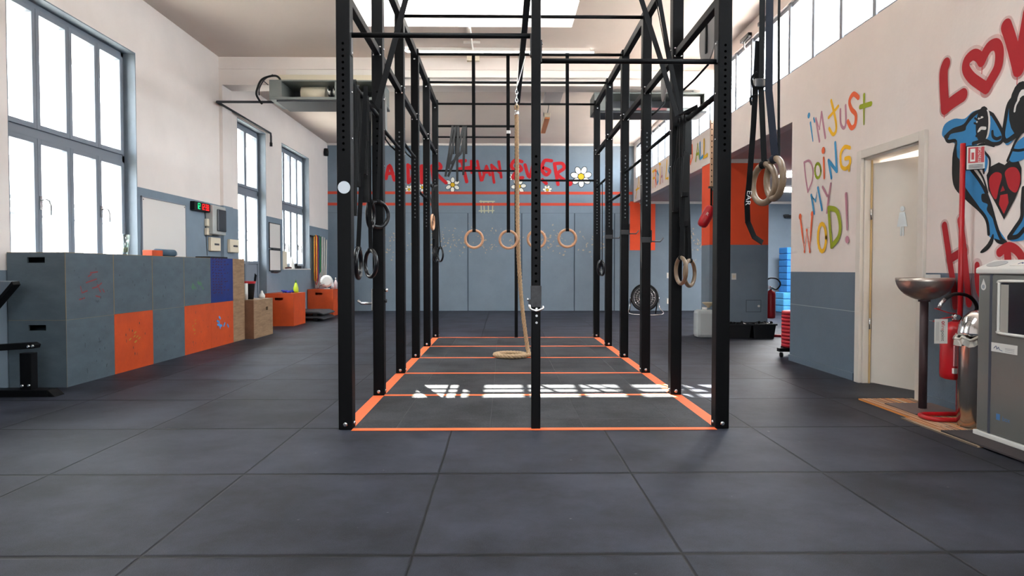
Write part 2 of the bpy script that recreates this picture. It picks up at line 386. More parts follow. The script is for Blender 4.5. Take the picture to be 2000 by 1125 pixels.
# cross beam with mouldings
bm_ = MB().box((XL, 10.7, 3.90), (XR, 11.07, ZC), cream)
bm_.box((XL, 10.685, 4.14), (XR, 10.70, 4.17), cream)
struct(bm_.build('trim_beam'))
struct(box('trim_pilaster', (XL, 10.7, 2.04), (XL+.05, 11.07, 3.90), cream)); struct(box('trim_pilaster_base', (XL, 10.7, 0), (XL+.05, 11.07, 2.04), slate))
struct(box('trim_cornice', (XL, YB-.05, ZC2-.05), (XR, YB, ZC2), white)); struct(box('trim_cornice_side', (XR+.15, YB-.04, 2.70), (XE, YB, 2.76), white))
# pillar in side room
pl = MB().box((3.23, 10.62, 1.43), (4.15, 11.05, 2.73), orange_wall).box((3.23, 10.62, 0), (4.15, 11.05, 1.43), slate)
pl.box((3.22, 10.60, 2.70), (4.16, 11.06, 2.76), white)
pil = struct(pl.build('trim_pillar'))
struct(box('baseboard_right', (XR-.015, 6.36, 0), (XR, 7.8, .07), slateR)); struct(box('baseboard_right_front', (XR-.015, YF, 0), (XR, 5.24, .07), slateR))
g = MB()
for a, b in ((YF, 5.24), (6.36, 7.8)): g.box((XR-.002, a, .648), (XR, b, .654), mat('groove_light', '98a3aa', .8))
g.build('score_line', wr)
# seams and stripes on back wall
g = MB(); g2 = MB()
for px in (845, 914, 1019, 1122, 1200):
    p = atY(px, 500, YB); g.box((p.x-.012, YB-.006, 0), (p.x+.012, YB, 2.46), mat('seam_dark', '3d4a55', .8))
g.box((XL, YB-.004, 2.46), (XR, YB, 2.47), mat('seam_soft', '62707a', .8))
g.build('panel_seam', wb)
for py in (377, 399): z = atY(1000, py, YB).z; g2.box((XL, YB-.004, z-.035), (XR-.03, YB, z+.035), lineor)
g2.build('painted_stripe', wb)['label'] = 'two thin orange-red stripes'
# scuff marks
g = Wall('Y', YB)
scf = mat('bare_plaster', 'b0a08c', .9)
for i in range(420):
    px = random.choice((770, 870, 960, 1070, 1155, 1350, 1390)) + random.gauss(0, 24); py = 472 + random.gauss(0, 14)
    if px > 1230 and px < 1330: continue
    c = g.p2((px, py)); g.disc(c, random.uniform(.005, .02), scf, ry=random.uniform(.004, .03), rot=random.uniform(0, 3))
g.build('bare_plaster_scuffs', wb)
# outside
struct(box('ground', (-40, -30, -.3), (40, 50, -.13), mat('outside_ground', 'b9b5ad', .9, var=.1)))
struct(box('exterior_balcony', (-5.75, 4.5, 3.78), (XL-.25, 17.4, 3.95), white))
bd = thing('apartment_building', (-10.5, 12, -.13), 'pale apartment building seen through the left windows', 'building')
box('facade', (-14, 2, -.13), (-10.5, 30, 5.4), mat('facade_white', 'e9e5de', .9), bd)
for z in (2.35, 4.6):
    box('balcony_slab', (-10.5, 3, z), (-9.3, 14.5, z+.28), mat('balcony_grey', '9b989a', .9), bd)
    m = MB(); m.box((-9.36, 3, z+1.1), (-9.3, 14.5, z+1.16), white); m.box((-9.36, 3, z+.85), (-9.3, 14.5, z+.89), white); m.build('balcony_rail', bd)
for y in (4.2, 7.2, 10.4, 13.4, 17): box('window', (-10.53, y, .9), (-10.47, y+1.2, 2.2), mat('dull_glass', '8b939a', .3), bd)
rl = thing('balcony_railing', (-5.5, 11, -.13), 'light grey metal railing outside the large left window', 'railing')
m = MB(); m.box((-5.53, 4.6, 1.84), (-5.47, 17, 1.88), mat('rail_grey', 'a9adb2', .6)); m.box((-5.52, 4.6, 1.66), (-5.48, 17, 1.69), MATS['rail_grey']); m.build('rail', rl)
for i in range(26): y = 4.6+i*.49; box('baluster', (-5.515, y, -.13), (-5.49, y+.025, 1.84), MATS['rail_grey'], rl)
# ------------------------------------------------------------------ left windows
def casement(name, y0, y1, z0, z1, n, zt, door=False):
    w = sroot(name, (XL, (y0+y1)/2, z0)); X0 = XL-.14; t = .055
    m = MB()   # lining of the recess
    m.box((XL-.25, y0, z0), (XL, y0+.012, z1), reveal); m.box((XL-.25, y1-.012, z0), (XL, y1, z1), reveal)
    m.box((XL-.25, y0, z1-.012), (XL, y1, z1), reveal); m.box((XL-.25, y0, z0-.0), (XL+.02 if not door else XL, y1, z0+.02), white if not door else reveal)
    m.build('recess_lining', w)
    m = MB(); m.box((X0-.06, y0+.01, z0), (X0, y0+.01+t, z1-.01), framem); m.box((X0-.06, y1-.01-t, z0), (X0, y1-.01, z1-.01), framem)
    m.box((X0-.06, y0+.01, z1-.01-t), (X0, y1-.01, z1-.01), framem); m.box((X0-.06, y0+.01, z0+.02), (X0, y1-.01, z0+.02+t), framem)
    if zt: m.box((X0-.06, y0+.01, zt-.045), (X0+.0, y1-.01, zt+.045), framem)
    m.build('window_frame', w, .004)
    a0, a1 = y0+.01+t, y1-.01-t; wd = (a1-a0)/n
    rows = [(z0+.02+t, z1-.01-t)] if not zt else [(z0+.02+t, zt-.045), (zt+.045, z1-.01-t)]
    for i in range(n):
        for r, (c, d) in enumerate(rows):
            b0, b1 = a0+i*wd+.003, a0+(i+1)*wd-.003; s = .05; m = MB()
            cb = c + (.95 if door and r == 0 else 0)
            m.box((X0-.05, b0, c), (X0+.018, b0+s, d), framem); m.box((X0-.05, b1-s, c), (X0+.018, b1, d), framem)
            m.box((X0-.05, b0+s, cb), (X0+.018, b1-s, cb+s), framem); m.box((X0-.05, b0+s, d-s), (X0+.018, b1-s, d), framem)
            if cb > c: m.box((X0-.04, b0+s, c), (X0, b1-s, cb), framem)
            sh = m.build('sash', w, .003)
            box('pane', (X0-.02, b0+s-.005, cb+s-.005), (X0-.014, b1-s+.005, d-s+.005), glass, sh)
            if r == 0 and i % 2 == 1 and not door or (r == 0 and n == 4 and i == 3):
                hz = 1.72 if z0 < 1 else 1.55; hy = b0+.02 if i % 2 else b1-.02
                h = MB().box((X0+.018, hy-.015, hz-.09), (X0+.03, hy+.015, hz+.04), steel)
                h.tube([(X0+.03, hy, hz), (X0+.075, hy, hz+.01), (X0+.085, hy+.03, hz), (X0+.085, hy+.055, hz-.05), (X0+.085, hy+.055, hz-.14)], .009, steel, 8)
                h.build('window_handle', sh)
    return w
casement('window_1', *WIN[0][:4], 4, 2.36)
casement('window_2', *WIN[1][:4], 2, 2.43, True)
casement('window_3', *WIN[2][:4], 4, 2.36)
# clerestory
w4 = sroot('window_4', (XR+.05, 9.2, 3.30))
m = MB(); m.box((XR+.03, 1.5, 3.30), (XR+.10, 17, 3.335), framem); m.box((XR+.03, 1.5, 4.07), (XR+.10, 17, 4.12), framem); m.build('window_frame', w4)
k = 0; y = 9.75 - .605*13
while y < 17.05:
    box('mullion', (XR+.01, y-.03, 3.30), (XR+.10, y+.03, 4.12), framem, w4, .003); y += .605
box('pane', (XR+.06, 1.5, 3.30), (XR+.066, 17, 4.12), glass, w4)
for py_, yy in ((0, 6.35), (0, 7.55), (0, 8.6), (0, 9.25), (0, 10.1)):
    a = thing('window_opener', (XR-.02, yy, 4.06), {6.35: 'dark window opener arm under ceiling nearest the camera', 7.55: 'dark window opener arm behind the big hanging ring straps',
        8.6: 'dark window opener bracket just left of the ring straps', 9.25: 'dark window opener bracket nearest the rig front post', 10.1: 'farthest dark window opener bracket, almost at the cross beam'}[yy], 'window opener', 'window openers along the clerestory')
    MB().box((XR-.055, yy-.16, 4.14), (XR-.005, yy+.16, 4.19), blk2).build('motor_bar', a, .006)
    MB().tube([(XR-.03, yy-.13, 4.15), (XR-.07, yy-.05, 4.10), (XR-.03, yy+.05, 4.07), (XR+.01, yy+.12, 4.05)], .012, blk2, 8).build('arm', a)
# toilet door
d = sroot('door_1', (XR, 5.8, 0)); y0, y1, zt = 5.29, 6.31, 2.136
m = MB()
for xa, xb in ((XR-.03, XR), (XR+.15, XR+.17)): m.box((xa, y0, 0), (xb, DOOR[0]+.01, zt), trimw); m.box((xa, DOOR[1]-.01, 0), (xb, y1, zt), trimw); m.box((xa, DOOR[0]+.01, 2.06), (xb, DOOR[1]-.01, zt), trimw)
m.box((XR, DOOR[0], 0), (XR+.15, DOOR[0]+.03, 2.07), trimw); m.box((XR, DOOR[1]-.03, 0), (XR+.15, DOOR[1], 2.07), trimw); m.box((XR, DOOR[0], 2.04), (XR+.15, DOOR[1], 2.07), trimw)
m.box((XR+.05, DOOR[1]-.045, 0), (XR+.065, DOOR[1]-.03, 2.04), mat('door_seal_tan', 'c4a878', .7)); m.build('door_frame', d, .004)
ang = R(21); hx, hy = XR+.065, DOOR[1]-.05
ux = V((sin(ang), -cos(ang), 0)); nx = V((-cos(ang), -sin(ang), 0))
def leafpt(u, z, o): return V((hx, hy, 0)) + ux*u + nx*o + V((0, 0, z))
lf = MB(); lf.prism([leafpt(0, .01, 0), leafpt(.84, .01, 0), leafpt(.84, 2.01, 0), leafpt(0, 2.01, 0)], nx*-.04, trimw); leaf = lf.build('door_leaf', d, .003)
pm = MB(); cu = .30; cz = 1.47
pic = mat('brushed_pictogram', 'b9bdbf', .35, .8)
def pp(u, z): return leafpt(cu+u, cz+z, .002)
pm.prism([pp(.022*cos(a), .105+.022*sin(a)) for a in [2*pi*i/16 for i in range(16)]], nx*.003, pic)
pm.prism([pp(-.025, .075), pp(-.05, -.05), pp(-.03, -.05), pp(.03, -.05), pp(.05, -.05), pp(.025, .075)], nx*.003, pic)
pm.prism([pp(-.018, -.052), pp(-.018, -.13), pp(-.004, -.13), pp(-.004, -.052)], nx*.003, pic); pm.prism([pp(.004, -.052), pp(.004, -.13), pp(.018, -.13), pp(.018, -.052)], nx*.003, pic)
pm.build('woman_pictogram', leaf)['label'] = 'metal woman pictogram'
m = MB()
for z in (.55, 1.55): m.cyl((XR+.05, DOOR[1]-.05, z-.05), (XR+.05, DOOR[1]-.05, z+.05), .009, steel, 8)
m.build('door_hinge', leaf)
tr = MB(); tr.box((XR+.15, 4.6, 0), (XR+1.9, 4.7, 2.5), white).box((XR+.15, 7.0, 0), (XR+1.9, 7.1, 2.5), white).box((XR+1.9, 4.6, 0), (XR+2, 7.1, 2.5), white).box((XR+.15, 4.6, 2.5), (XR+2, 7.1, 2.6), white)
struct(tr.build('wall_toilet'))
tl = thing('ceiling_light', (XR+.95, 5.7, 2.44), 'bright ceiling light glimpsed above the open toilet door', 'lamp')
box('light_panel', (XR+.45, 5.2, 2.47), (XR+1.5, 6.3, 2.5), mat('led_panel', 'fff8ee', .5, emit=1.6), tl)
for i, (px, py, yy) in enumerate(((1530, 339, 12.2), (1520, 370, 14.6))):
    x0 = (4.95, 5.75)[i]
    q = thing('ceiling_light_panel', (x0+.6, yy, 2.7), ('flat bright ceiling light in side room, nearer one above the blue stack', 'flat bright ceiling light in side room, lower and farther one')[i], 'lamp', 'side room ceiling lights')
    box('light_panel', (x0, yy-.3, 2.735), (x0+1.2, yy+.3, 2.757), mat('led_panel2', 'ffffff', .5, emit=8), q)
    MB().box((x0-.03, yy-.33, 2.73), (x0, yy+.33, 2.76), white).box((x0+1.2, yy-.33, 2.73), (x0+1.23, yy+.33, 2.76), white).build('panel_frame', q)
# ------------------------------------------------------------------ spray paint on right wall
A = (1540, 160, 3.125)
w = Wall('X', XR, A); t = .034
w.dot((125, 205), .032, blu); w.stroke([(135, 250), (143, 310), (150, 360)], t, blu, w2=.02); w.stroke([(155, 222), (160, 242)], .028, blu)
w.stroke([(190, 362), (178, 290), (168, 225)], t, pink, False); w.stroke([(168, 225), (190, 285), (203, 186)], t, pink, False); w.stroke([(203, 186), (214, 260), (226, 340)], t, pink)
w.stroke([(246, 218), (275, 185), (305, 148)], t, yel); w.stroke([(262, 115), (278, 180), (292, 255), (290, 302), (272, 320), (250, 285)], t+.004, yel)
w.stroke([(318, 170), (320, 250), (338, 282), (352, 250), (350, 145)], t, pink)
w.stroke([(428, 95), (398, 74), (374, 115), (385, 165), (412, 200), (408, 260), (385, 280), (364, 242)], .048, org)
w.stroke([(463, 78), (462, 168), (462, 258)], t, grn, w2=.02); w.stroke([(440, 153), (505, 133)], .045, grn)
w.stroke([(97, 492), (106, 580), (120, 670)], .03, pink); w.stroke([(97, 492), (130, 482), (150, 530), (147, 600), (120, 670)], .026, pink)
w.ell((181, 542), 18, 44, .033, grn)
w.dot((215, 418), .036, org); w.stroke([(217, 465), (221, 585)], .034, org)
w.stroke([(265, 585), (247, 480)], .038, blu); w.stroke([(247, 480), (298, 545)], .04, blu); w.stroke([(298, 545), (288, 372)], .038, blu)
w.stroke([(378, 402), (345, 397), (322, 440), (325, 510), (350, 530), (376, 505), (377, 465), (350, 468)], .038, yel); w.stroke([(376, 500), (373, 540)], .03, yel)
w.stroke([(160, 803), (142, 692), (168, 726), (183, 647), (208, 780)], .036, blu, False)
w.stroke([(212, 642), (240, 695)], .032, pink); w.stroke([(262, 622), (248, 710), (238, 797)], .032, pink)
w.stroke([(75, 822), (88, 930), (101, 1035), (115, 905), (133, 1035), (140, 920), (148, 800)], .036, org, False); w.dot((75, 822), .034, org); w.dot((148, 806), .03, org)
w.ell((209, 950), 25, 84, .045, yel)
w.stroke([(250, 772), (258, 890), (268, 1003)], .05, grn); w.stroke([(250, 772), (298, 785), (320, 865), (312, 945), (268, 1003)], .055, grn)
w.stroke([(357, 687), (361, 800), (363, 900)], .045, pink, w2=.025); w.dot((364, 962), .036, pink)
w.build('painted_slogan', wr, 'multicoloured spray lettering reading IM JUST DOING MY WOD!')
rh = mat('spray_red_mist', 'd9787a', .9, alpha=.25)
w = Wall('X', XR, (1830, 10, 4.894))
Ls = [[(88, 565), (66, 640), (68, 800), (80, 985)], [(80, 985), (160, 920), (250, 860)]]
Hs = [(430, 535), (400, 490), (350, 475), (290, 530), (280, 610), (330, 690), (400, 745), (475, 795)]
Hs2 = [(475, 795), (520, 715), (585, 590), (600, 450), (570, 378), (510, 395), (465, 460), (430, 535)]
Vs = [[(665, 200), (715, 350), (782, 615)], [(782, 615), (832, 330), (880, 60)]]
for S in Ls + [Hs, Hs2] + Vs: w.stroke(S, .13, rh)
for S in Ls: w.stroke(S, .098, redpaint)
w.stroke(Hs, .08, redpaint); w.stroke(Hs2, .08, redpaint)
for S in Vs: w.stroke(S, .095, redpaint)
for a, b in (((75, 1000), (72, 1080)), ((437, 565), (432, 655)), ((772, 640), (768, 760)), ((472, 810), (470, 850))): w.stroke([a, b], .006, redpaint)
w.build('painted_love_lettering', wr, 'red spray letters L, a heart and V')
w = Wall('X', XR)
H1 = [(1845, 441), (1851, 480), (1856, 515), (1863, 560), (1866, 597)]; H2 = [(1876, 430), (1881, 470), (1886, 520), (1893, 592)]; H3 = [(1856, 506), (1884, 489)]
U1 = [(1909, 518), (1909, 545), (1913, 570), (1925, 585), (1938, 560), (1940, 530)]; D1 = [(1953, 493), (1968, 482), (1984, 487), (1997, 505), (2003, 540), (1985, 580)]; D2 = [(1968, 490), (1972, 540), (1977, 585)]
for S in (H1, H2, H3, U1, D1, D2): w.stroke(S, .10, rh)
for S in (H1, H2, H3, D1, D2): w.stroke(S, .062, redpaint)
w.stroke(U1, .05, redpaint)
w.build('painted_hard_lettering', wr, 'red spray letters starting with H')
w = Wall('X', XR, (1830, 200, 3.518))
w.fill([(35, 215), (55, 150), (120, 112), (190, 112), (250, 62), (330, 48), (385, 85), (430, 150), (455, 215), (445, 275), (400, 290), (330, 272), (280, 285), (270, 330), (300, 420), (250, 450), (300, 540), (345, 610), (385, 720), (415, 850), (485, 962), (450, 975), (390, 940), (358, 915), (350, 830), (300, 745), (200, 650), (130, 570), (112, 400), (128, 290), (70, 268), (50, 245)], dblue)
w.fill([(268, 300), (330, 290), (400, 300), (350, 330), (340, 380), (360, 460), (345, 600), (300, 545), (262, 460), (300, 430), (290, 350)], dwht)
w.fill([(330, 330), (350, 390), (345, 450), (325, 485), (318, 440), (285, 410), (310, 390), (318, 350)], dblue)
w.fill([(60, 222), (110, 178), (185, 148), (235, 80), (310, 44), (385, 70), (372, 92), (310, 66), (255, 100), (205, 160), (190, 195), (100, 216), (80, 246), (62, 245)], dblk)
w.fill([(132, 268), (112, 380), (115, 520), (140, 600), (200, 660), (305, 752), (290, 715), (215, 610), (165, 520), (158, 400), (140, 370)], dblk)
w.stroke([(58, 235), (78, 268), (132, 270), (115, 380), (122, 560), (200, 655), (300, 745), (345, 815), (357, 905)], .026, dblk)
w.fill([(385, 905), (350, 970), (300, 1025), (315, 1035), (355, 1010), (385, 965), (392, 925)], dblk); w.fill([(395, 935), (430, 945), (482, 960), (450, 975), (415, 965)], dblk)
w.stroke([(230, 452), (290, 530), (335, 610), (380, 740), (410, 850), (440, 930), (475, 962)], .026, dblk); w.fill([(310, 630), (350, 640), (385, 720), (405, 830), (380, 790), (345, 740), (350, 700), (312, 680)], dblk)
w.stroke([(250, 282), (330, 263), (385, 285), (440, 275), (458, 225), (425, 150), (385, 85)], .026, dblk)
w.stroke([(318, 300), (330, 340), (365, 390), (362, 470)], .018, dblk); w.stroke([(270, 405), (310, 425), (325, 485)], .018, dblk); w.stroke([(270, 440), (320, 520), (350, 620)], .016, dblk); w.stroke([(268, 310), (320, 285), (395, 300)], .016, dblk)
c = w.p2((318, 152)); w.disc(c, .07, dblk, ry=.125); c = w.p2((345, 150)); w.disc(c, .035, dwht, ry=.10); c = w.p2((325, 152)); w.disc(c, .045, dblk, ry=.115)
w.stroke([(278, 135), (290, 112), (318, 100)], .014, dwht); w.stroke([(290, 200), (305, 178), (335, 178)], .022, dwht); w.stroke([(275, 230), (300, 208), (340, 215)], .02, dblk)
for a, b in (((260, 142), (280, 150)), ((264, 108), (286, 124)), ((290, 78), (300, 102)), ((318, 68), (322, 92)), ((348, 74), (342, 94))): w.stroke([a, b], .014, dblk)
w.stroke([(385, 200), (390, 235), (415, 250), (440, 240)], .022, dblk)
# heart
w.fill([(345, 500), (375, 440), (430, 412), (470, 430), (508, 393), (562, 395), (585, 450), (582, 560), (540, 665), (465, 805), (405, 690), (358, 605)], dblk, False)
w.fill([(365, 520), (400, 482), (440, 485), (450, 515), (430, 590), (412, 665), (385, 640), (365, 580)], redpaint); w.fill([(472, 480), (505, 448), (550, 450), (577, 500), (572, 570), (545, 620), (500, 590), (480, 530)], redpaint)
w.fill([(440, 637), (490, 628), (498, 690), (465, 768), (430, 700)], redpaint, False); w.fill([(458, 572), (440, 615), (472, 605)], redpaint, False)
# right-hand one
w.fill([(640, -110), (590, -80), (530, -30), (495, 20), (475, 125), (455, 180), (462, 250), (485, 295), (530, 260), (575, 215), (640, 170)], dblue)
w.fill([(640, 230), (560, 270), (505, 385), (540, 410), (640, 360)], dblue); w.fill([(640, 580), (592, 640), (592, 780), (545, 870), (495, 930), (540, 955), (640, 900)], dblue)
w.stroke([(640, -110), (580, -70), (520, -20), (492, 30), (475, 125), (462, 225), (482, 265), (540, 228), (600, 185), (640, 170)], .032, dblk); w.stroke([(460, 262), (520, 255), (600, 200), (640, 190)], .018, dblk)
w.stroke([(590, 200), (545, 270), (520, 330), (490, 400)], .02, dblk); w.stroke([(520, 325), (570, 330), (620, 320)], .018, dblk)
w.stroke([(600, 590), (592, 700), (588, 790), (545, 860), (500, 925)], .03, dblk); w.stroke([(500, 930), (560, 920), (605, 870)], .03, dblk)
c = w.p2((580, 40)); w.disc(c, .10, dblk, ry=.17); c = w.p2((592, 30)); w.disc(c, .05, dwht, ry=.11); c = w.p2((600, 60)); w.disc(c, .07, dblk, ry=.1); w.stroke([(540, 60), (548, 20), (570, -20)], .016, dwht)
w.build('painted_mural', wr, 'blue and black animal mural around a red heart')
# lintel lettering
w = Wall('X', XR, (1220, 250, 7.5)); t = .05
w.stroke([(160, 1030), (195, 840), (205, 720), (222, 880)], t, yel, False); w.stroke([(165, 910), (210, 880)], t, yel)
def seq(L, m, tt=None, sm=False):
    for S in L: w.stroke(S, tt or t, m, sm)
seq([[(425, 640), (415, 870)], [(410, 640), (460, 610)], [(415, 740), (440, 730)]], yel); seq([[(450, 640), (448, 860)], [(445, 620), (468, 640), (450, 720), (470, 830)]], org)
seq([[(475, 630), (478, 820)], [(475, 630), (500, 690), (495, 770), (478, 820)]], blu); seq([[(515, 520), (525, 700), (515, 815)], [(505, 520), (530, 530)]], yel); seq([[(530, 810), (548, 580), (560, 790)], [(535, 720), (556, 700)]], pink)
seq([[(622, 480), (605, 740), (640, 735)]], yel, .06); seq([[(665, 520), (645, 620), (665, 690), (690, 600), (668, 520)]], blu)
seq([[(720, 480), (735, 650), (755, 470)]], org); seq([[(800, 430), (780, 440), (785, 620), (810, 610)], [(783, 520), (805, 510)]], grn)
seq([[(872, 350), (895, 400)], [(925, 320), (905, 400), (895, 470)]], pink); seq([[(930, 400), (915, 470), (925, 545), (943, 470), (932, 400)]], blu); seq([[(952, 290), (958, 430), (970, 520), (995, 430), (992, 260)]], org, .06)
seq([[(1045, 480), (1075, 240), (1100, 440)], [(1055, 390), (1090, 370)]], grn); seq([[(1108, 220), (1110, 450), (1150, 415)]], blu, .06); seq([[(1168, 180), (1165, 430), (1215, 395)]], yel, .07)
w.build('painted_lintel_lettering', wr, 'multicoloured lettering ending YOU ALL')
# back wall lettering
w = Wall('Y', YB, (700, 290, 4.348)); t = .085
def S2(*L, tt=None):
    for S in L: w.stroke(S, tt or t, redwall, len(S) > 2)
S2([(-20, 120), (-25, 290)], [(30, 130), (38, 290)], [(-22, 210), (32, 200)]); S2([(235, 255), (264, 142), (305, 268)], [(242, 215), (292, 208)])
S2([(330, 150), (336, 290)], [(330, 150), (378, 165), (370, 200), (335, 215), (388, 282)]); S2([(420, 140), (425, 290)], [(420, 140), (460, 180), (455, 250), (425, 290)])
S2([(535, 150), (538, 290)], [(535, 150), (590, 142)], [(537, 215), (585, 208)], [(538, 290), (592, 285)]); S2([(622, 150), (640, 280)], [(622, 150), (680, 128), (700, 165), (655, 200), (745, 292)])
S2([(850, 175), (960, 160)], [(880, 110), (900, 200), (920, 282)], [(862, 108), (908, 104)]); S2([(958, 108), (962, 205)], [(1010, 108), (1042, 270)], [(935, 172), (1012, 165)], [(1052, 268), (1088, 150)], [(1088, 150), (1118, 225)], [(1062, 205), (1108, 200)], [(1130, 140), (1152, 288)], [(1135, 145), (1200, 205)], [(1193, 112), (1213, 245)], tt=.068)
S2([(1388, 112), (1330, 100), (1300, 150), (1340, 195), (1385, 180), (1370, 150)], [(1340, 200), (1312, 250), (1395, 248)]); S2([(1415, 140), (1452, 245), (1485, 130)]); S2([(1640, 105), (1580, 105), (1560, 180), (1595, 225), (1625, 190), (1575, 165)], [(1562, 265), (1595, 297)])
S2([(1665, 130), (1695, 305)], [(1665, 130), (1730, 128), (1745, 170), (1690, 215), (1748, 268)]); w.dot((1795, 297), .07, redwall)
w.build('painted_back_lettering', wb, 'red spray lettering HARDER THAN EVER.')
def daisy(px, py, r, n=6, rot=0):
    w = Wall('Y', YB); s = r/77.0; c = w.p2((px, py))
    for k in range(n):
        a = rot + 2*pi*k/n; cc = c + V((cos(a), sin(a)))*s*.62; w.disc(cc, s*.40, dblk, rot=a, ry=s*.29)
    for k in range(n):
        a = rot + 2*pi*k/n; cc = c + V((cos(a), sin(a)))*s*.62; w.disc(cc, s*.34, daisyw, rot=a, ry=s*.23)
    w.disc(c, s*.33, dblk); w.disc(c, s*.27, daisyy)
    w.build('painted_daisy', wb)
for a in ((1135, 345, 21, 7, .25), (884, 361, 15, 6, .5), (1013, 364, 15, 6, .1), (1069, 371, 9.5, 7, .3), (1001, 346, 7, 6, 0), (799, 370, 8.5, 7, .2), (825, 366, 9, 6, .4), (704, 357, 10, 6, .1)): daisy(*a)
w = Wall('Y', YB, (700, 290, 4.348))
for S in ([(1030, 450), (1155, 450)], [(1010, 470), (1070, 478)], [(1025, 530), (1150, 528)], [(1040, 445), (1045, 545)], [(1065, 450), (1070, 548)], [(1102, 452), (1105, 545)], [(1142, 455), (1138, 548)]): w.stroke(S, .03, chalk)
w.build('chalk_grid_mark', wb)
# ------------------------------------------------------------------ RIG
rig = thing('pull_up_rig', (.21, 7.4, 0), 'large black steel pull-up rig with two rows of six posts over orange floor lines', 'pull-up rig')
YR = [4.443 + 1.2*i for i in range(6)]; LX = (-1.071, -.981); RX = (1.40, 1.49); PD = .10; ZT = 3.62; ZM = 2.83
holes_l = mat('hole_painted_light', '4c5054', .5)  # pale grey paints the brightness seen through the rear post holes
def post(x0, x1, y, ztop, hz=None, hm=None, bolts=True, yd=PD, joint=True):
    m = MB().box((x0, y, 0), (x1, y+yd, ztop), blk); xc = (x0+x1)/2
    p = m.build('post', rig, .006)
    if hz:
        a, b, st = hz; h = MB(); z = a
        while z <= b+1e-6:
            h.prism([V((xc + .0085*cos(2*pi*i/10), y-.0004, z + .0085*sin(2*pi*i/10))) for i in range(10)], (0, .0006, 0), hm or hole); z += st
        h.build('post_holes', p)
    if bolts:
        sg_ = -1 if xc < 0.2 else 1; xi = x1 if sg_ < 0 else x0; si = 1 if sg_ < 0 else -1
        L = [((xc, y, .035), .016, (0, -1, 0)), ((xi, y+.05, .035), .014, (si, 0, 0))]
        if joint:
            for z in (2.80, 2.865): L += [((xc-.025, y, z), .009, (0, -1, 0)), ((xc+.025, y, z), .009, (0, -1, 0))]
            L += [((xc, y, 3.50), .012, (0, -1, 0)), ((xi, y+.05, 2.86), .01, (si, 0, 0))] + [((xi, y+.05, z), .008, (si, 0, 0)) for z in (1.9, 2.2, 2.45)]
        for c_, r_, a_ in L: MB().lathe(c_, [(r_, 0), (r_, r_*.4), (r_*.5, r_*.75)], steel, 8, a_).build('bolt', p)
    return p
for i, y in enumerate(YR):
    if i < 2: hl = (1.82, 2.5, .04); hm = hole
    else: hl = (1.75 - .03*i, 2.42, .045); hm = holes_l
    post(*LX, y, ZT, hl if i != 1 else (1.6, 2.5, .06), hm); post(*RX, y, ZT, hl if i != 1 else None, hm)
pmid = post(.188, .248, YR[0], 2.83, (.97, 1.80, .0506), hole, False, .06)
h = MB()
for z in (.70, .745, .79): h.prism([V((.222 + .008*cos(2*pi*i/10), YR[0]-.0004, z + .008*sin(2*pi*i/10))) for i in range(10)], (0, .0006, 0), steel)
h.build('lower_holes', pmid)
post(.185, .235, YR[5], ZT, None, None, False, .05)
def plate(x, y, z, sx): MB().box((x, y+.005, z-.07), (x+sx*.008, y+.055, z+.07), blk2).lathe((x+sx*.008, y+.03, z+.055), [(.009, 0), (.009, .005)], steel, 8, (sx, 0, 0)).lathe((x+sx*.008, y+.03, z-.055), [(.009, 0), (.009, .005)], steel, 8, (sx, 0, 0)).build('mounting_plate', rig)
for x0, x1 in ((LX[0], LX[1]), (RX[0], RX[1])):
    xc = (x0+x1)/2
    m = MB()
    for a, b in zip(YR, YR[1:]): m.box((xc-.03, a+PD, 3.535), (xc+.03, b, 3.615), blk)
    m.build('top_side_beam', rig, .004)
    for a, b in zip(YR, YR[1:]): box('side_beam', (xc-.025, a+PD, 2.80), (xc+.025, b, 2.855), blk, rig, .004)
box('top_centre_beam', (.20, YR[0]+.05, 3.54), (.262, YR[5], 3.60), blk, rig, .004)
for i, y in enumerate(YR): MB().cyl((LX[1], y+.03, 3.565), (RX[0], y+.03, 3.565), .0165, blk).build('top_cross_bar', rig)
box('front_cross_beam', (LX[1], YR[0]+.02, 2.835), (RX[0], YR[0]+.07, 2.89), blk, rig, .004)
def bar(p0, p1, r=.0165): return MB().cyl(p0, p1, r, blk).build('pull_up_bar', rig)
bar((LX[1], YR[0]+.03, 2.562), (.188, YR[0]+.03, 2.562)); bar((.248, YR[0]+.03, 2.402), (RX[0], YR[0]+.03, 2.402))
plate(LX[1], YR[0], 2.50, 1); plate(RX[0], YR[0], 2.46, -1); plate(.188, YR[0], 2.50, -1); plate(.248, YR[0], 2.46, 1)
bar((LX[1], YR[5]+.02, 2.55), (.185, YR[5]+.02, 2.55), .014); bar((.235, YR[5]+.02, 2.405), (RX[0], YR[5]+.02, 2.405), .016)
bar((LX[1], YR[5]+.02, 3.225), (.185, YR[5]+.02, 3.225), .018); bar((LX[1], YR[5]+.02, 3.06), (.185, YR[5]+.02, 3.06), .013)
SBL = [2.31, 2.25, 2.36, 2.0, 2.25]; SBR = [2.22, 2.23, 2.19, 1.965, 2.31]
for zs_, (x0, x1) in ((SBL, LX), (SBR, RX)):
    for i, z in enumerate(zs_): bar(((x0+x1)/2, YR[i]+PD, z), ((x0+x1)/2, YR[i+1], z), .019 if i == 0 else .016)
m = MB(); m2 = MB()
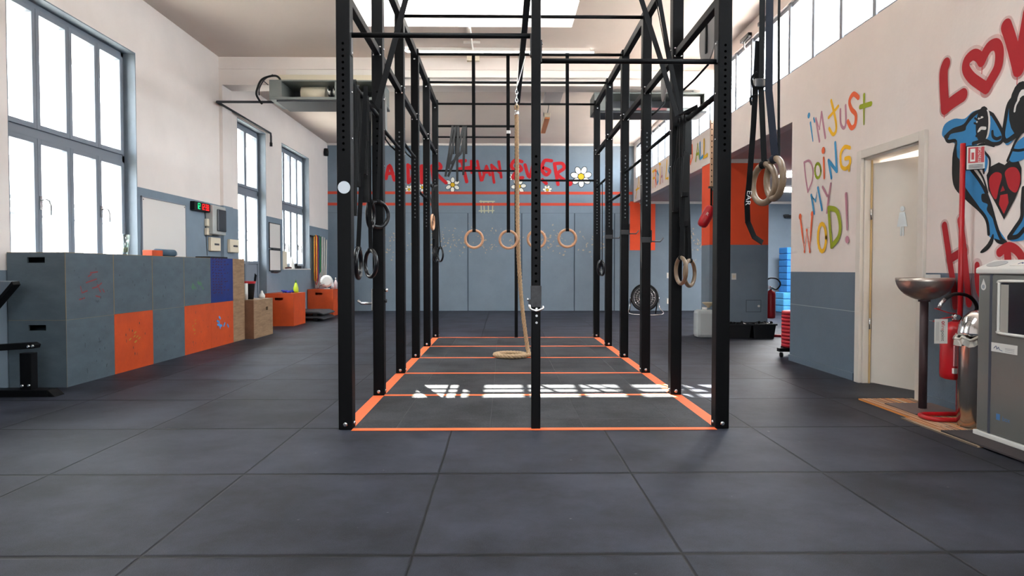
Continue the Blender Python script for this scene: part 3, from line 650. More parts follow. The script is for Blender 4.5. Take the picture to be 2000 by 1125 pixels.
# floor insert and orange lines
pf = MB().box((LX[1]-.001, YR[0]-.03, 0), (RX[0]+.001, YR[5]+.05, .002), platm).build('rig_floor_matting', org=(0, 0, 0))
tag(pf, 'speckled black rubber matting laid inside the rig', 'floor mat')
for x0, x1 in (LX, RX):
    q = MB().box((x0, YR[0]+PD, 0), (x1, YR[5]+.02, .003), orange_line).build('orange_floor_strip')
    tag(q, 'wide orange strip on the floor under the %s row of rig posts' % ('left' if x0 < 0 else 'right'), 'floor marking', 'orange floor lines of the rig')
for i, y in enumerate(YR):
    q = MB().box((LX[1], y-.015 if i else y-.035, .002), (RX[0], y+.045 if i else y+.03, .0042), orange_line).build('orange_floor_strip')
    tag(q, 'thin orange cross line on the floor at the rig, %s' % ('front edge nearest the camera', 'second from the front, under the sun patch', 'third from the front, just behind the sun patch', 'fourth from the front, in front of the rope coil', 'fifth from the front, behind the rope coil', 'farthest, at the back posts')[i], 'floor marking', 'orange floor lines of the rig')
# wall-ball targets on the rig sides
def target(cx, cy, cz, rr, yaw, label, one=False):
    tg = thing('wall_ball_target', (cx, cy, cz), label, 'target disc', 'round throwing targets on the rig')
    n = V((cos(yaw), sin(yaw), 0)); uu = n.cross(V((0, 0, 1)))
    MB().lathe((cx, cy, cz), [(rr, 0), (rr, .01)], mat('target_grey', '8a8886', .5), 36, n).build('disc', tg)
    sx = -1 if cx > 0 else 1
    m = MB()
    if one:
        c = V((cx, cy, cz)) + n*.016; m.box(c - V((.004, 0, 0)) + uu*.018 - V((0, 0, .13)), c + V((.004, 0, 0)) - uu*.018 + V((0, 0, .13)), blk)
    m.build('handle_bar', tg) if one else m.bm.free()
    xi = RX[1] if cx > 0 else LX[0]
    yi = min(YR, key=lambda q: abs(q+.05-cy)) + .05
    MB().tube([(cx, cy, cz-.15), (cx, cy, cz-.22), ((cx+xi)/2, (cy+yi)/2, cz-.3), (xi, yi, cz-.36)], .009, blk, 8).build('arm', tg)
target(1.625, 5.42, 2.885, .205, pi + .02, 'light grey round target disc with black bar, right of the rig near its top', True)
target(1.64, 6.95, 2.95, .2, pi - .1, 'edge-on grey target disc hanging behind the second right rig post')
target(-1.20, 7.05, 2.60, .2, .12, 'thin edge-on target disc left of the third left rig post')
target(-1.20, 8.3, 2.72, .2, .12, 'thin edge-on target disc left of the fourth left rig post')
# ------------------------------------------------------------------ gym rings
def ringset(c, label, yaw, top, m, strap=strapm, rad=.1175, tr=.0155, wd=None, via=None, width=.038, buckle=None, tail=None, group=None):
    c = V(c); t = thing('gymnastic_ring', c - V((0, 0, rad)), label, 'gym ring', group)
    u = V((cos(yaw), sin(yaw), 0))
    MB().torus(c, rad-tr, tr, u, (0, 0, 1), m, 44, 14).build('ring', t)
    rt = c + V((0, 0, rad-tr)); n = V((0, 0, 1)).cross(u)
    b = MB(); wdv = wd or u
    pts = [rt + V((0, 0, tr+.002))] + [V(p) for p in (via or [])] + [V(top)]
    b.ribbon(pts, width, .004, wdv, strap)
    b.torus(rt, tr+.003, .002, n, (0, 0, 1), strap, 14, 6)
    b.ribbon([rt + (n*cos(a) + V((0, 0, 1))*sin(a))*(tr+.003) for a in [2*pi*i/12 for i in range(13)]], width, .003, u, strap)
    s = b.build('strap', t)
    if buckle:
        z = buckle; MB().box((c.x-.024, c.y-.012, z-.02), (c.x+.024, c.y+.006, z+.02), steel if not isinstance(buckle, tuple) else steel).build('buckle', s, .003)
    if tail: MB().ribbon(tail, width if len(tail) > 5 else .014, .003, wdv, strapm).build('strap_tail', s)
    return t
Y4 = YR[3] + .03
for i, (px, py) in enumerate(((926, 467), (993, 468), (1048, 467), (1108, 465.5))):
    c = atY(px, py, Y4)
    ringset(c, ('wooden ring inside the rig, first from the left of four in a row', 'wooden ring inside the rig, just left of the climbing rope', 'wooden ring inside the rig, half hidden by the thin middle front post', 'wooden ring inside the rig, last on the right of four in a row')[i],
        0, (c.x - .005, Y4, 3.585), woodring, width=.040, group='four wooden rings hanging inside the rig', buckle=2.66 if i == 1 else None)
# left black rings
ringset(atY(700, 514, 4.75), 'black ring seen nearly edge-on beside the left front rig post', R(92), (LX[1]+.04, 4.75, 2.31), mat('black_ring', '0f0f13', .3, spec=.4), width=.03, wd=(1, .3, 0))
ringset(atY(724, 514.5, 5.25), 'black ring hanging lower, facing the camera at an angle left of second rig post', R(125), (-1.026, 5.25, 2.33), MATS['black_ring'], width=.03, wd=(1, .2, 0))
ringset(atY(738, 419, 5.52), 'black ring hanging higher against the second left rig post', R(46), (-.97, 5.5, 2.33), MATS['black_ring'], width=.03)
ringset(atY(724, 419, 5.40), 'thin black ring just left of the higher black ring', R(86), (-1.03, 5.4, 2.33), MATS['black_ring'], width=.03)
ringset(atY(851, 497, YR[5]-.1), 'small far black ring at the left back rig post, left one of a pair', R(80), (-1.03, YR[5]-.1, 2.25), MATS['black_ring'], width=.03)
ringset(atY(860, 497, YR[5]-.2), 'small far black ring at the left back rig post, right one of a pair', R(117), (-.98, YR[5]-.2, 2.25), MATS['black_ring'], width=.03)
ringset(atY(845, 434, 9.6), 'wooden ring seen edge-on between the last two left rig posts', R(84), (-1.03, 9.6, 2.25), woodring, width=.03)
ringset(atY(1172, 523, YR[5]-.35), 'far black ring at the right back rig post, left one of a pair', R(63), (1.44, YR[5]-.35, 2.31), MATS['black_ring'], width=.03)
ringset(atY(1176, 524, YR[5]-.5), 'far black ring at the right back rig post, right one of a pair', R(100), (1.45, YR[5]-.5, 2.31), MATS['black_ring'], width=.03)
ringset(atY(1330, 528.5, 5.38), 'pale wooden ring against the second right rig post, front one of a pair', R(98), (1.44, 5.38, 2.24), woodring2, width=.032, wd=(1, .2, 0))
ringset(atY(1347, 533.5, 5.44), 'pale wooden ring against the second right rig post, rear one of a pair', R(52), (1.45, 5.44, 2.24), woodring2, width=.032, wd=(1, .2, 0))
c1 = atY(1492, 359, 3.60); c2 = atY(1513, 349, 3.50)
m = MB(); text_bits(m, 'EAR', mat('print_white', 'e0e0e0', .6), c1+V((-.083, -.004, -.075)), V((-.12, 0, -1)), (1, .35, 0), .045); _ear = m
_rt = ringset(c1, 'large pale wooden ring right of the rig, left of its pair, with loose strap end', R(103), (c1.x-.06, 3.66, 4.33), woodring2, tr=.017, width=.034, strap=strapm, wd=(1, .35, 0), via=[c1+V((-.02, 0, .5)), c1+V((-.01, .02, 1.0))], buckle=None,
    tail=[c1+V((-.035, .01, .75)), c1+V((-.055, .01, .3)), c1+V((-.075, .01, 0)), c1+V((-.085, .01, -.1)), c1+V((-.08, .01, -.2)), c1+V((-.045, .01, -.28)), c1+V((.0, .01, -.31))], group='big wooden rings on long straps at right')
_ear.build('strap_print', _rt.children[-1])['label'] = 'white letters on the strap end'
ringset(c2, 'large pale wooden ring hanging right of the rig, right of its pair, on navy strap', R(91), (c2.x-.015, 3.5, 4.33), woodring2, tr=.017, width=.043, strap=navy, wd=(1, .3, 0), via=[c2+V((-.035, 0, .45)), c2+V((-.035, 0, .9))], buckle=None,
    tail=[c2+V((.03, .03, 1.4)), c2+V((.025, .03, .8)), c2+V((.03, .03, .3)), c2+V((.025, .01, .12))], group='big wooden rings on long straps at right')
bk = MB().box(atY(1483, 163, 3.58)-V((.03, .02, .022)), atY(1483, 163, 3.58)+V((.03, .02, .022)), steel)
cb_ = bk.build('strap_clamp', None, .004); tag(cb_, 'small silver strap clamp on the black strap above the large right rings', 'clamp')
for s_, (a, b) in enumerate((((1478, 140), (1473, 175)), ((1478, 185), (1468, 205)))):
    p, q = atY(*a, 3.57), atY(*b, 3.57)
    r_ = MB().tube(smooth([p, (p+q)/2 + V((-.02, 0, .01)), q], 5), .006, strapm, 6).build('strap_knot'); tag(r_, ('black cord knot above the silver strap clamp', 'black cord end just below the silver strap clamp')[s_], 'cord')
# ------------------------------------------------------------------ straps drawn aside from top of rig, bands
def band(pts, label, w=.03, wd=(1, .2, 0), group=None, name='resistance_band', m=strapm, cat='resistance band', ws=None, th=.005):
    o = MB().ribbon(pts, w, th, wd, m, ws).build(name); tag(o, label, cat, group); return o
band([(-.60, 5.66, 3.56), atY(792, 0, 5.55), atY(763, 110, 5.42), atY(735, 213, 5.32), V((-1.026, 5.30, 2.335))], 'long black strap slanting from the rig top down to the left side bar', .045, name='hanging_strap', cat='strap')
band([(1.0, 5.2, 3.56), atY(1253, 0, 5.15), atY(1290, 115, 5.1), atY(1322, 225, 5.05), V((1.44, 5.05, 2.245))], 'long black strap slanting to the right side bar, leftmost of three', .04, name='hanging_strap', cat='strap', group='slanting straps at the right of the rig')
band([(1.16, 5.35, 3.56), atY(1281, 0, 5.3), atY(1302, 110, 5.25), atY(1327, 225, 5.15), V((1.45, 5.15, 2.245))], 'long black strap slanting to the right side bar, middle of three', .03, name='hanging_strap', cat='strap', group='slanting straps at the right of the rig', wd=(.2, 1, 0))
band([(1.2, 5.35, 3.56), atY(1288, 0, 5.3), atY(1307, 110, 5.28), atY(1331, 225, 5.25), V((1.45, 5.25, 2.245))], 'long black strap slanting to the right side bar, rightmost of three', .035, name='hanging_strap', cat='strap', group='slanting straps at the right of the rig')
def loop(bx, by, bz, zb, w, label, group, dx=0, gap=.035, dy=0, wd=(1, .1, 0), th=.005):
    P = [V((bx, by-gap, bz-.3)), V((bx, by-.026, bz-.05)), V((bx, by-.02, bz+.012)), V((bx, by, bz+.028)), V((bx, by+.02, bz+.012)), V((bx, by+.026, bz-.05)), V((bx+dx*.3, by+gap, bz-.3)),
         V((bx+dx*.7, by+gap+dy*.5, (bz+zb)/2)), V((bx+dx, by+gap*.6+dy, zb+.03)), V((bx+dx, by+dy, zb)), V((bx+dx, by-gap*.6+dy, zb+.03)), V((bx+dx*.7, by-gap+dy*.5, (bz+zb)/2)), V((bx, by-gap, bz-.3))]
    o = MB().ribbon(smooth(P, 3), w, th, wd, rubber).build('resistance_band'); tag(o, label, 'resistance band', group); return o
gr = 'black bands draped over the right side bar by the second post'
for i, (dy, zb, w, dx) in enumerate(((-.30, 1.62, .05, -.02), (-.22, 1.40, .065, .0), (-.16, 1.12, .03, .03), (-.10, 1.52, .045, -.04), (-.05, 1.05, .02, .055))):
    loop(1.445, YR[1]+dy, 2.24, zb, w, 'black rubber band draped over the right side bar beside the second post', gr, dx)
gl = 'black bands draped over the left front side bar'
for i, (yy, zb, w, dx) in enumerate(((4.62, 1.42, .03, .03), (4.72, 1.62, .05, .02), (4.86, 1.72, .035, .05), (5.05, 1.55, .05, .02), (5.16, 1.80, .045, -.02))):
    loop(-1.026, yy, 2.315, zb, w, 'black rubber band draped over the left front side bar', gl, dx)
gb = 'dark bands bunched on the far left bar of the rig'
for i, (px, a, b) in enumerate(((884, (877, 300), (870, 345)), (890, (882, 300), (876, 330)), (895, (893, 300), (893, 355)), (905, (893, 300), (875, 345)), (910, (900, 300), (880, 320)), (908, (906, 300), (905, 342)))):
    p0 = atY(px, 248, YR[5]-.02)
    band([p0 + V((0, .05, -.4)), p0 + V((0, .045, 0)), p0+V((0, .02, .03)), p0, atY(*a, YR[5]-.08), atY(*b, YR[5]-.1)], 'dark band bunched with others on the upper back bar of the rig', .035, (1, .1, 0), gb, m=rubber)
for i, (dx, zb) in enumerate(((0, 1.25), (.03, 1.4), (-.02, 1.5))): loop(-1.0+dx, YR[5]-.25-.1*i, 2.26, zb, .03, 'black band hanging by the left back post of the rig', 'black bands at the left back post', .01)
# ------------------------------------------------------------------ climbing rope
RY = YR[3] + .12
top = atY(1009, 222, RY); rope = thing('climbing_rope', (.25, RY, 0), 'thick natural fibre climbing rope hanging in the rig with its end coiled on the floor', 'climbing rope')
path = [top, atY(1010, 340, RY), atY(1012, 480, RY), atY(1018, 580, RY), atY(1026, 650, RY), atY(1031, 682, RY)]
cx, cy = atY(998, 690, RY).x, RY-.02; e = path[-1]
path.append(V((cx+.22, cy-.02, .03)))
for tn in range(0, 42):
    a = -tn*2*pi/20; rr = .215 - .062*min(1, tn/30); path.append(V((cx + rr*cos(a), cy + rr*sin(a), .029)))
P = smooth(path, 5)
# resample evenly
Q = [P[0]]; acc = 0; stp = .02
for a, b in zip(P, P[1:]):
    d_ = (b-a).length
    while acc + d_ >= stp: a = a + (b-a)*((stp-acc)/d_); d_ = (b-a).length; Q.append(a.copy()); acc = 0
    acc += d_
strands = [[], [], []]; prev = None
for i, p in enumerate(Q):
    t = (Q[min(i+1, len(Q)-1)] - Q[max(i-1, 0)]).normalized()
    u = t.cross(V((0, 1, 0) if abs(t.y) < .9 else (1, 0, 0))).normalized() if prev is None else (prev - t*prev.dot(t)).normalized()
    prev = u; w_ = t.cross(u)
    for k in range(3): a = i*.95 + k*2*pi/3; strands[k].append(p + (u*cos(a) + w_*sin(a))*.0125)
m = MB()
for s_ in strands: m.tube(s_, .0145, ropem, 7)
m.build('rope', rope)
m = MB().lathe((top.x, top.y, top.z-.02), [(.022, 0), (.026, .01), (.026, .05), (.02, .06)], steel, 14); m.build('clamp', rope)
m = MB().tube([(top.x-.0, top.y, top.z+.03), (top.x-.02, top.y, top.z+.08), (top.x, top.y, top.z+.12), (top.x+.02, top.y, top.z+.08), (top.x, top.y, top.z+.03)], .014, ropem, 8); m.build('eye_loop', rope)
z = top.z+.11
for k in range(5):
    u = (1, 0, 0) if k % 2 else (0, 1, 0); uu = V(u)
    MB().tube([V((top.x, top.y, z)) + uu*.014*cos(a) + V((0, 0, .030*sin(a))) for a in [2*pi*j/16 for j in range(16)]], .0045, steel, 6, closed=True).build('chain_link', rope); z += .047
zs_ = z-.02
MB().ribbon(smooth([V((top.x, top.y, zs_)), V((top.x+.01, top.y, 3.3)), V((.19, top.y, 3.55)), V((.20, top.y, 3.61)), V((.262, top.y, 3.61)), V((.265, top.y, 3.55)), V((top.x+.03, top.y, 3.3)), V((top.x+.002, top.y, zs_))], 4), .035, .004, (.2, 1, 0), mat('white_webbing', 'e8e6e0', .8)).build('white_sling', rope)
# ------------------------------------------------------------------ J cups
def jcup(x0, x1, y, z, sx, ln, label, name='j_hook', m=blk2, tip=mat('dull_steel', '55565a', .5, .4)):
    t = thing(name, ((x0+x1)/2, y, z-.03), label, 'rack hook', 'hooks on the rig posts')
    MB().box((x0-.006, y-.008, z-.025), (x1+.006, y, z+.03), m).box((x0-.008 if sx < 0 else x1, y-.008, z-.02), (x0 if sx < 0 else x1+.008, y+.09, z+.10), m).build('bracket', t, .002)
    xs_ = x1 if sx > 0 else x0
    MB().tube([(xs_, y+.02, z-.012), (xs_+sx*ln*.75, y+.02, z-.014), (xs_+sx*ln, y+.02, z+.025)], .007, tip, 8).build('peg', t)
jcup(*RX, YR[2], atY(1262, 469, YR[2]).z, 1, .13, 'dark hook bracket with peg on the third right rig post')
jcup(*RX, YR[3], atY(1221, 454, YR[3]).z, 1, .12, 'dark hook bracket with peg on the fourth right rig post')
jcup(*RX, YR[4], atY(1190, 463, YR[4]).z, 1, .12, 'dark hook bracket with peg on the fifth right rig post')
t = thing('j_hook', (-1.0, YR[1], .7), 'silver hook arm low on the second left rig post', 'rack hook', 'hooks on the rig posts')
z = atY(715, 593, YR[1]).z
MB().box((LX[0]-.012, YR[1]+.0, z-.06), (LX[0], YR[1]+.09, z+.12), steel).build('bracket', t, .003)
MB().tube([(LX[0]-.01, YR[1]+.03, z), (LX[0]-.10, YR[1]+.03, z), (LX[0]-.13, YR[1]+.03, z+.025)], .011, steel, 10).build('arm', t)
MB().cyl((LX[1], YR[1]+.04, z+.11), (LX[1]+.03, YR[1]+.04, z+.11), .014, steel).cyl((LX[1], YR[1]+.04, z+.02), (LX[1]+.02, YR[1]+.04, z+.02), .014, blk2).build('pin', t)
t = thing('j_hook', (.218, YR[0], .78), 'worn silver cup bracket on the thin middle front post', 'rack hook', 'hooks on the rig posts')
za = atY(1046, 558, YR[0]).z; zb = atY(1046, 600, YR[0]).z
wornst = mat('worn_steel', '38383b', .55, .3, var=.35, vscale=30)
MB().box((.183, YR[0]-.01, zb), (.253, YR[0]-.002, za), wornst).build('front_plate', t, .002)
m = MB(); m.tube(smooth([(.176, YR[0]-.03, zb+.02), (.18, YR[0]-.05, zb-.008), (.218, YR[0]-.06, zb-.02), (.255, YR[0]-.05, zb-.008), (.262, YR[0]-.02, zb+.004)], 5), .008, chrome, 8); m.build('cup', t)
MB().box((.170, YR[0]-.04, zb), (.184, YR[0]+.05, zb+.05), wornst).lathe((.170, YR[0]-.0, zb+.05), [(.010, 0), (.010, .01)], chrome, 10, (-1, 0, 0)).build('pin', t)
z = atY(672, 366, YR[0]).z
st = MB().lathe((atY(672, 366, YR[0]).x, YR[0]-.0006, z), [(.040, 0), (.040, .0012)], mat('sticker_pale', 'c8cfd6', .4), 32, (0, -1, 0)).build('round_sticker', rig); st['label'] = 'pale round sticker on the left front post'
# ------------------------------------------------------------------ plyo boxes
BX0, BX1 = -4.371, -3.863
def plyo(x0, x1, y0, y1, z0, z1, pm_, label, hole_at=None, side=None, edge=ply, group='wooden jump boxes along the left wall', facem=None):
    t = thing('plyo_box', ((x0+x1)/2, (y0+y1)/2, z0), label, 'jump box', group); th = .018; e = .0015
    y0 += e; y1 -= e; z1 -= e
    if hole_at:
        hx, hz, hw, hh = hole_at
        cells('front_panel', 'Y', y0, y0+th, [x0, hx-hw/2, hx+hw/2, x1], [z0, hz-hh/2, hz+hh/2, z1], [(hx-hw/2, hx+hw/2, hz-hh/2, hz+hh/2)], lambda a, b: facem or pm_, t)
    else: box('front_panel', (x0, y0, z0), (x1, y0+th, z1), facem or pm_, t)
    box('back_panel', (x0, y1-th, z0), (x1, y1, z1), pm_, t)
    if side:
        sy, sz, sw, sh = side
        cells('side_panel', 'X', x1-th, x1, [y0+th, sy-sw/2, sy+sw/2, y1-th], [z0, sz-sh/2, sz+sh/2, z1], [(sy-sw/2, sy+sw/2, sz-sh/2, sz+sh/2)], lambda a, b: pm_, t)
    else: box('side_panel', (x1-th, y0+th, z0), (x1, y1-th, z1), pm_, t)
    box('side_panel', (x0, y0+th, z0), (x0+th, y1-th, z1), pm_, t)
    box('top_panel', (x0+th, y0+th, z1-th), (x1-th, y1-th, z1-.0002), pm_, t); box('bottom_panel', (x0+th, y0+th, z0), (x1-th, y1-th, z0+th), pm_, t)
    m = MB()   # worn plywood edges showing along the corners
    m.box((x1-.002, y0-.0005, z0), (x1+.0006, y0+.004, z1), edge); m.box((x0, y0-.0005, z1-.004), (x1, y0+.002, z1+.0006), edge); m.box((x1-.004, y0, z1-.004), (x1+.0006, y1, z1+.0006), edge); m.box((x1-.002, y1-.003, z0), (x1+.0006, y1, z1), edge)
    m.build('worn_edge', t)
    return t
YBX = [6.085 + .75*i for i in range(6)]
hh = lambda z: ((BX0+BX1)/2 - .0, z+.53, .155, .05)
up = [('g', 'grey-blue jump box, nearest of the top row, with slot handle and faded red stencil'), ('g', 'grey-blue jump box, second in top row under the glass vase'), ('g', 'grey-blue jump box, third in top row, above the plain grey box'), ('g', 'grey-blue jump box with faint green stencil beside the blue box'), ('b', 'dark blue jump box with red stencil at the end of the top row')]
lo = [('g', 'grey-blue jump box, nearest on the floor, with slot handle'), ('o', 'orange jump box between two grey boxes on the floor'), ('g', 'grey-blue jump box on the floor between the orange boxes'), ('o', 'orange jump box on the floor below the green-stencilled grey box'), ('o', 'orange jump box with blue paint marks under the dark blue box')]
PM = {'g': pgrey, 'o': porange, 'b': pblue}
for r_, row in enumerate((lo, up)):
    for i, (c, l) in enumerate(row):
        t = plyo(BX0, BX1, YBX[i], YBX[i+1], r_*.6+.0005, (r_+1)*.6, PM[c], l, hh(r_*.6) if i == 0 else None, edge={'g': mat('edge_grey', '6f685c', .7), 'o': mat('edge_or', 'b0491e', .7), 'b': mat('edge_bl', '3a3f60', .7)}[c] if not (r_ == 1 and i < 4) else mat('edge_tan', '8a7048', .7))
        P_ = Wall('X', BX1); 
        def sc(S, w_, m_): P_.stroke(S, w_, m_, False)
        P_.p3 = lambda q, off: V((BX1 + off, q[0], q[1]))
        dr = mat('faded_red_ink', '8a3a3c', .8); db = mat('blue_ink', '2e7fbf', .8); dg = mat('faded_green_ink', '4f7a55', .8); dy_ = mat('faded_yellow_ink', 'b08a3a', .8); dk = mat('dark_scratch', '3a4347', .8)
        if (r_, i) == (1, 0):
            for S in ([(155, 585), (165, 582)], [(157, 560), (160, 572), (170, 568)], [(172, 540), (178, 536)], [(168, 552), (188, 545)], [(180, 563), (190, 560), (198, 553)], [(190, 556), (196, 570)], [(187, 578), (195, 580)], [(176, 533), (190, 531)], [(200, 565), (203, 570)]): sc(S, .014, dr)
        if (r_, i) == (1, 4):
            for j in range(13):
                a = 505+j*5.5
                for k in range(4 + j % 3):
                    x_ = 415+k*5.5+random.uniform(-1, 1); sc([(x_, a+1), (x_+random.uniform(1, 2.5), a+random.uniform(-1, 2))], .012, mat('dark_red_ink', '50162a', .8))
        if (r_, i) == (1, 3):
            for j in range(9): x_ = 374+random.uniform(0, 24); y_ = 543+random.uniform(0, 18); sc([(x_, y_), (x_+3, y_+4)], .018, dg)
        if (r_, i) == (0, 4):
            for S in ([(425, 634), (433, 636)], [(428, 630), (430, 640)], [(437, 636), (439, 631)], [(424, 627), (428, 629)], [(444, 634), (446, 638)], [(428, 619), (430, 622)]): sc(S, .03, db)
        if (r_, i) == (0, 1):
            for j in range(7): x_ = 250+random.uniform(0, 22); y_ = 645+random.uniform(0, 25); sc([(x_, y_), (x_+3, y_-3)], .014, dy_)
        if (r_, i) == (0, 3):
            for j in range(7): x_ = 374+random.uniform(0, 12); y_ = 625+random.uniform(0, 28); sc([(x_, y_), (x_+1.5, y_-2)], .012, dy_)
        if (r_, i) == (0, 0):
            for S in ([(166, 670), (166, 678)], [(193, 660), (195, 670)], [(192, 668), (197, 666)], [(170, 720), (171, 728)]): sc(S, .008, dk)
        if c == 'g' or P_.k:
            for j in range(10):
                yy = random.uniform(YBX[i]+.08, YBX[i+1]-.08); zz = r_*.6 + random.uniform(.08, .52); q = V((yy, zz)); o_ = P_.off(); P_.disc(q, random.uniform(.003, .007), dk, o_, ry=random.uniform(.003, .02))
        if P_.k: P_.build('paint_marks', t)
        else: P_.mb.bm.free()
for z0, lab in ((.0, 'raw plywood box on the floor at the end of the orange boxes'), (.6, 'raw plywood box standing beside the dark blue box')):
    plyo(BX0, BX1, YBX[5], 10.27, z0+.0005, z0+.6, ply, lab)
plyo(-4.30, -3.74, 10.30, 11.15, .0, .585, ply, 'raw plywood jump box with round handle hole, last and lowest of the wooden row', side=(10.78+.1, .43, .09, .055), facem=plyb)
plyo(-4.37, -3.85, 12.62, 13.37, 0, .605, porange, 'orange jump box standing alone below the small whiteboards', (-4.12, .50, .15, .05), edge=MATS['edge_or'], group='separate orange boxes')
plyo(-4.37, -3.80, 15.35, 16.1, 0, .6, porange, 'farthest orange jump box below the coloured bands', (-4.12, .50, .15, .05), edge=MATS['edge_or'], group='separate orange boxes')
# ------------------------------------------------------------------ things on and around the boxes
c = V((-4.12, 8.05, 1.2)); c = atX(245, 498, -4.05); c.z = 1.2
t = MB().lathe(c, [(.028, 0), (.03, .02), (.034, .09), (.05, .22), (.047, .222), (.030, .09), (.026, .03), (.005, .028)], glass_mat('vase_glass', (.85, .9, .88), .05, .2), 24).build('glass_vase'); tag(t, 'tall clear glass vase standing on the grey boxes below the large window', 'vase')
t = MB().lathe(c+V((0, 0, .032)), [(.022, 0), (.026, .03), (.02, .05)], mat('sand_fill', 'a79a72', .9), 12).build('vase_filling'); tag(t, 'sandy filling in the bottom of the glass vase', 'filling')
p = atX(296, 497, -4.0); t = box('orange_block', (-4.04, p.y-.12, 1.2), (-3.93, p.y+.12, 1.265), porange, None, .004); tag(t, 'small orange block lying on the grey boxes under the whiteboard', 'block')
p = atX(323, 498, -4.0); t = MB().tube([(-4.0, p.y-.22, 1.243), (-4.0, p.y+.2, 1.243)], .042, mat('blue_cloth_dark', '3e5464', .8), 16).torus((-4.0, p.y-.22, 1.243), .03, .012, (1, 0, 0), (0, 0, 1), MATS['blue_cloth_dark'], 16, 8).tube([(-4.0, p.y+.18, 1.243), (-4.0, p.y+.24, 1.243)], .035, plasticw, 14).build('rolled_cloth'); tag(t, 'rolled dark blue cloth lying on the grey boxes right of the orange block', 'cloth')
# large whiteboard
a, b = atX(275, 385, XL), atX(361.5, 500, XL)
t = thing('whiteboard', (XL, (a.y+b.y)/2, 1.22), 'large plain whiteboard on the left wall above the grey boxes', 'whiteboard')
box('board', (XL, a.y, 1.215), (XL+.012, b.y, 1.925), whiteboard, t, .002)
m = MB(); m.box((XL, a.y-.012, 1.20), (XL+.02, a.y, 1.94), framem).box((XL, b.y, 1.20), (XL+.02, b.y+.012, 1.94), framem).box((XL, a.y-.012, 1.925), (XL+.02, b.y+.012, 1.94), framem).box((XL, a.y-.012, 1.20), (XL+.02, b.y+.012, 1.215), framem); m.build('board_frame', t)
m = MB()
for y_ in (a.y+.03, b.y-.03): m.lathe((XL+.012, y_, 1.90), [(.008, 0), (.008, .004)], steel, 8, (1, 0, 0))
m.build('screw', t)
# timer
p = atX(387, 404, XL)
t = thing('wall_timer', (XL, p.y, p.z-.07), 'black digital wall timer with green and red glowing digits', 'timer')
box('case', (XL+.0, p.y-.26, p.z-.06), (XL+.07, p.y+.26, p.z+.06), rubber, t, .008)
SEG = {'1': 'bc', '2': 'abged', '3': 'abgcd', '8': 'abcdefg'}
def digits(txt, y0, col, nm):
    m = MB(); y = y0; hgt = .075; wd = .042
    for ch in txt:
        if ch == ':': 
            for z_ in (-.015, .015): m.box((XL+.0705, y, p.z+z_-.004), (XL+.072, y+.007, p.z+z_+.004), col)
            y += .02; continue
        g_ = {'a': (0, hgt, wd, hgt), 'g': (0, hgt/2, wd, hgt/2), 'd': (0, 0, wd, 0), 'f': (0, hgt/2, 0, hgt), 'b': (wd, hgt/2, wd, hgt), 'e': (0, 0, 0, hgt/2), 'c': (wd, 0, wd, hgt/2)}
        for s_ in SEG[ch]:
            a1, z1_, a2, z2_ = g_[s_]; z_ = p.z-hgt/2; m.box((XL+.0705, y+a1-.005, z_+z1_-.005), (XL+.072, y+a2+.005, z_+z2_+.005), col)
        y += wd+.02
    m.build(nm, t)
digits('12', p.y-.20, mat('led_green', '14e08a', .5, emit=.12), 'green_digits'); digits('12:38', p.y-.06, mat('led_red', 'ff1a1a', .5, emit=.12), 'red_digits')
q = MB().tube([(XL+.005, p.y+.2, p.z-.06), (XL+.005, p.y+.22, 1.8), (XL+.005, p.y+.27, 1.25)], .004, rubber, 6).build('timer_cable'); tag(q, 'thin black cable hanging down the wall from the timer', 'cable')
# electrical boxes
p0, p1 = atX(412, 406, XL+.08), atX(443, 462, XL+.1)
t = thing('fuse_box', (XL, (p0.y+p1.y)/2, 1.55), 'grey fuse box with smoked cover on the left wall', 'fuse box')
box('housing', (XL, p0.y, 1.57), (XL+.11, p1.y-.05, 2.0), mat('fuse_grey', 'a9aaa6', .5), t, .012)
box('smoked_door', (XL+.11, p0.y+.13, 1.62), (XL+.135, p1.y-.09, 1.95), mat('smoked_plastic', '34363a', .25), t, .01)
for i, (x0, x1, y0, y1, lab) in enumerate(((404, 413.5, 427, 443, 'small cream switch box, upper one left of the fuse box'), (404, 413.5, 445, 460, 'small cream switch box, lower one left of the fuse box'), (411.5, 430.5, 463, 491, 'cream distribution box just below the fuse box'), (442.5, 460.5, 467, 494, 'cream distribution box right of and below the fuse box'))):
    a, b = atX(x0, y0, XL+.04), atX(x1, y1, XL+.04)
    t = thing('switch_box', (XL, (a.y+b.y)/2, b.z), lab, 'switch box', 'cream electrical boxes on the left wall')
    X0_ = XL + (.05 if 10.6 < (a.y+b.y)/2 < 11.1 else 0)
    box('cover', (X0_, a.y, b.z), (X0_+.05, b.y, a.z), creamp, t, .01)
    zc_ = (a.z+b.z)/2; yc_ = (a.y+b.y)/2; wz = .3*(b.y-a.y)
    box('switch', (X0_+.05, yc_-wz*.6, zc_-.014), (X0_+.054, yc_+wz, zc_+.014), unitd, t, .001)
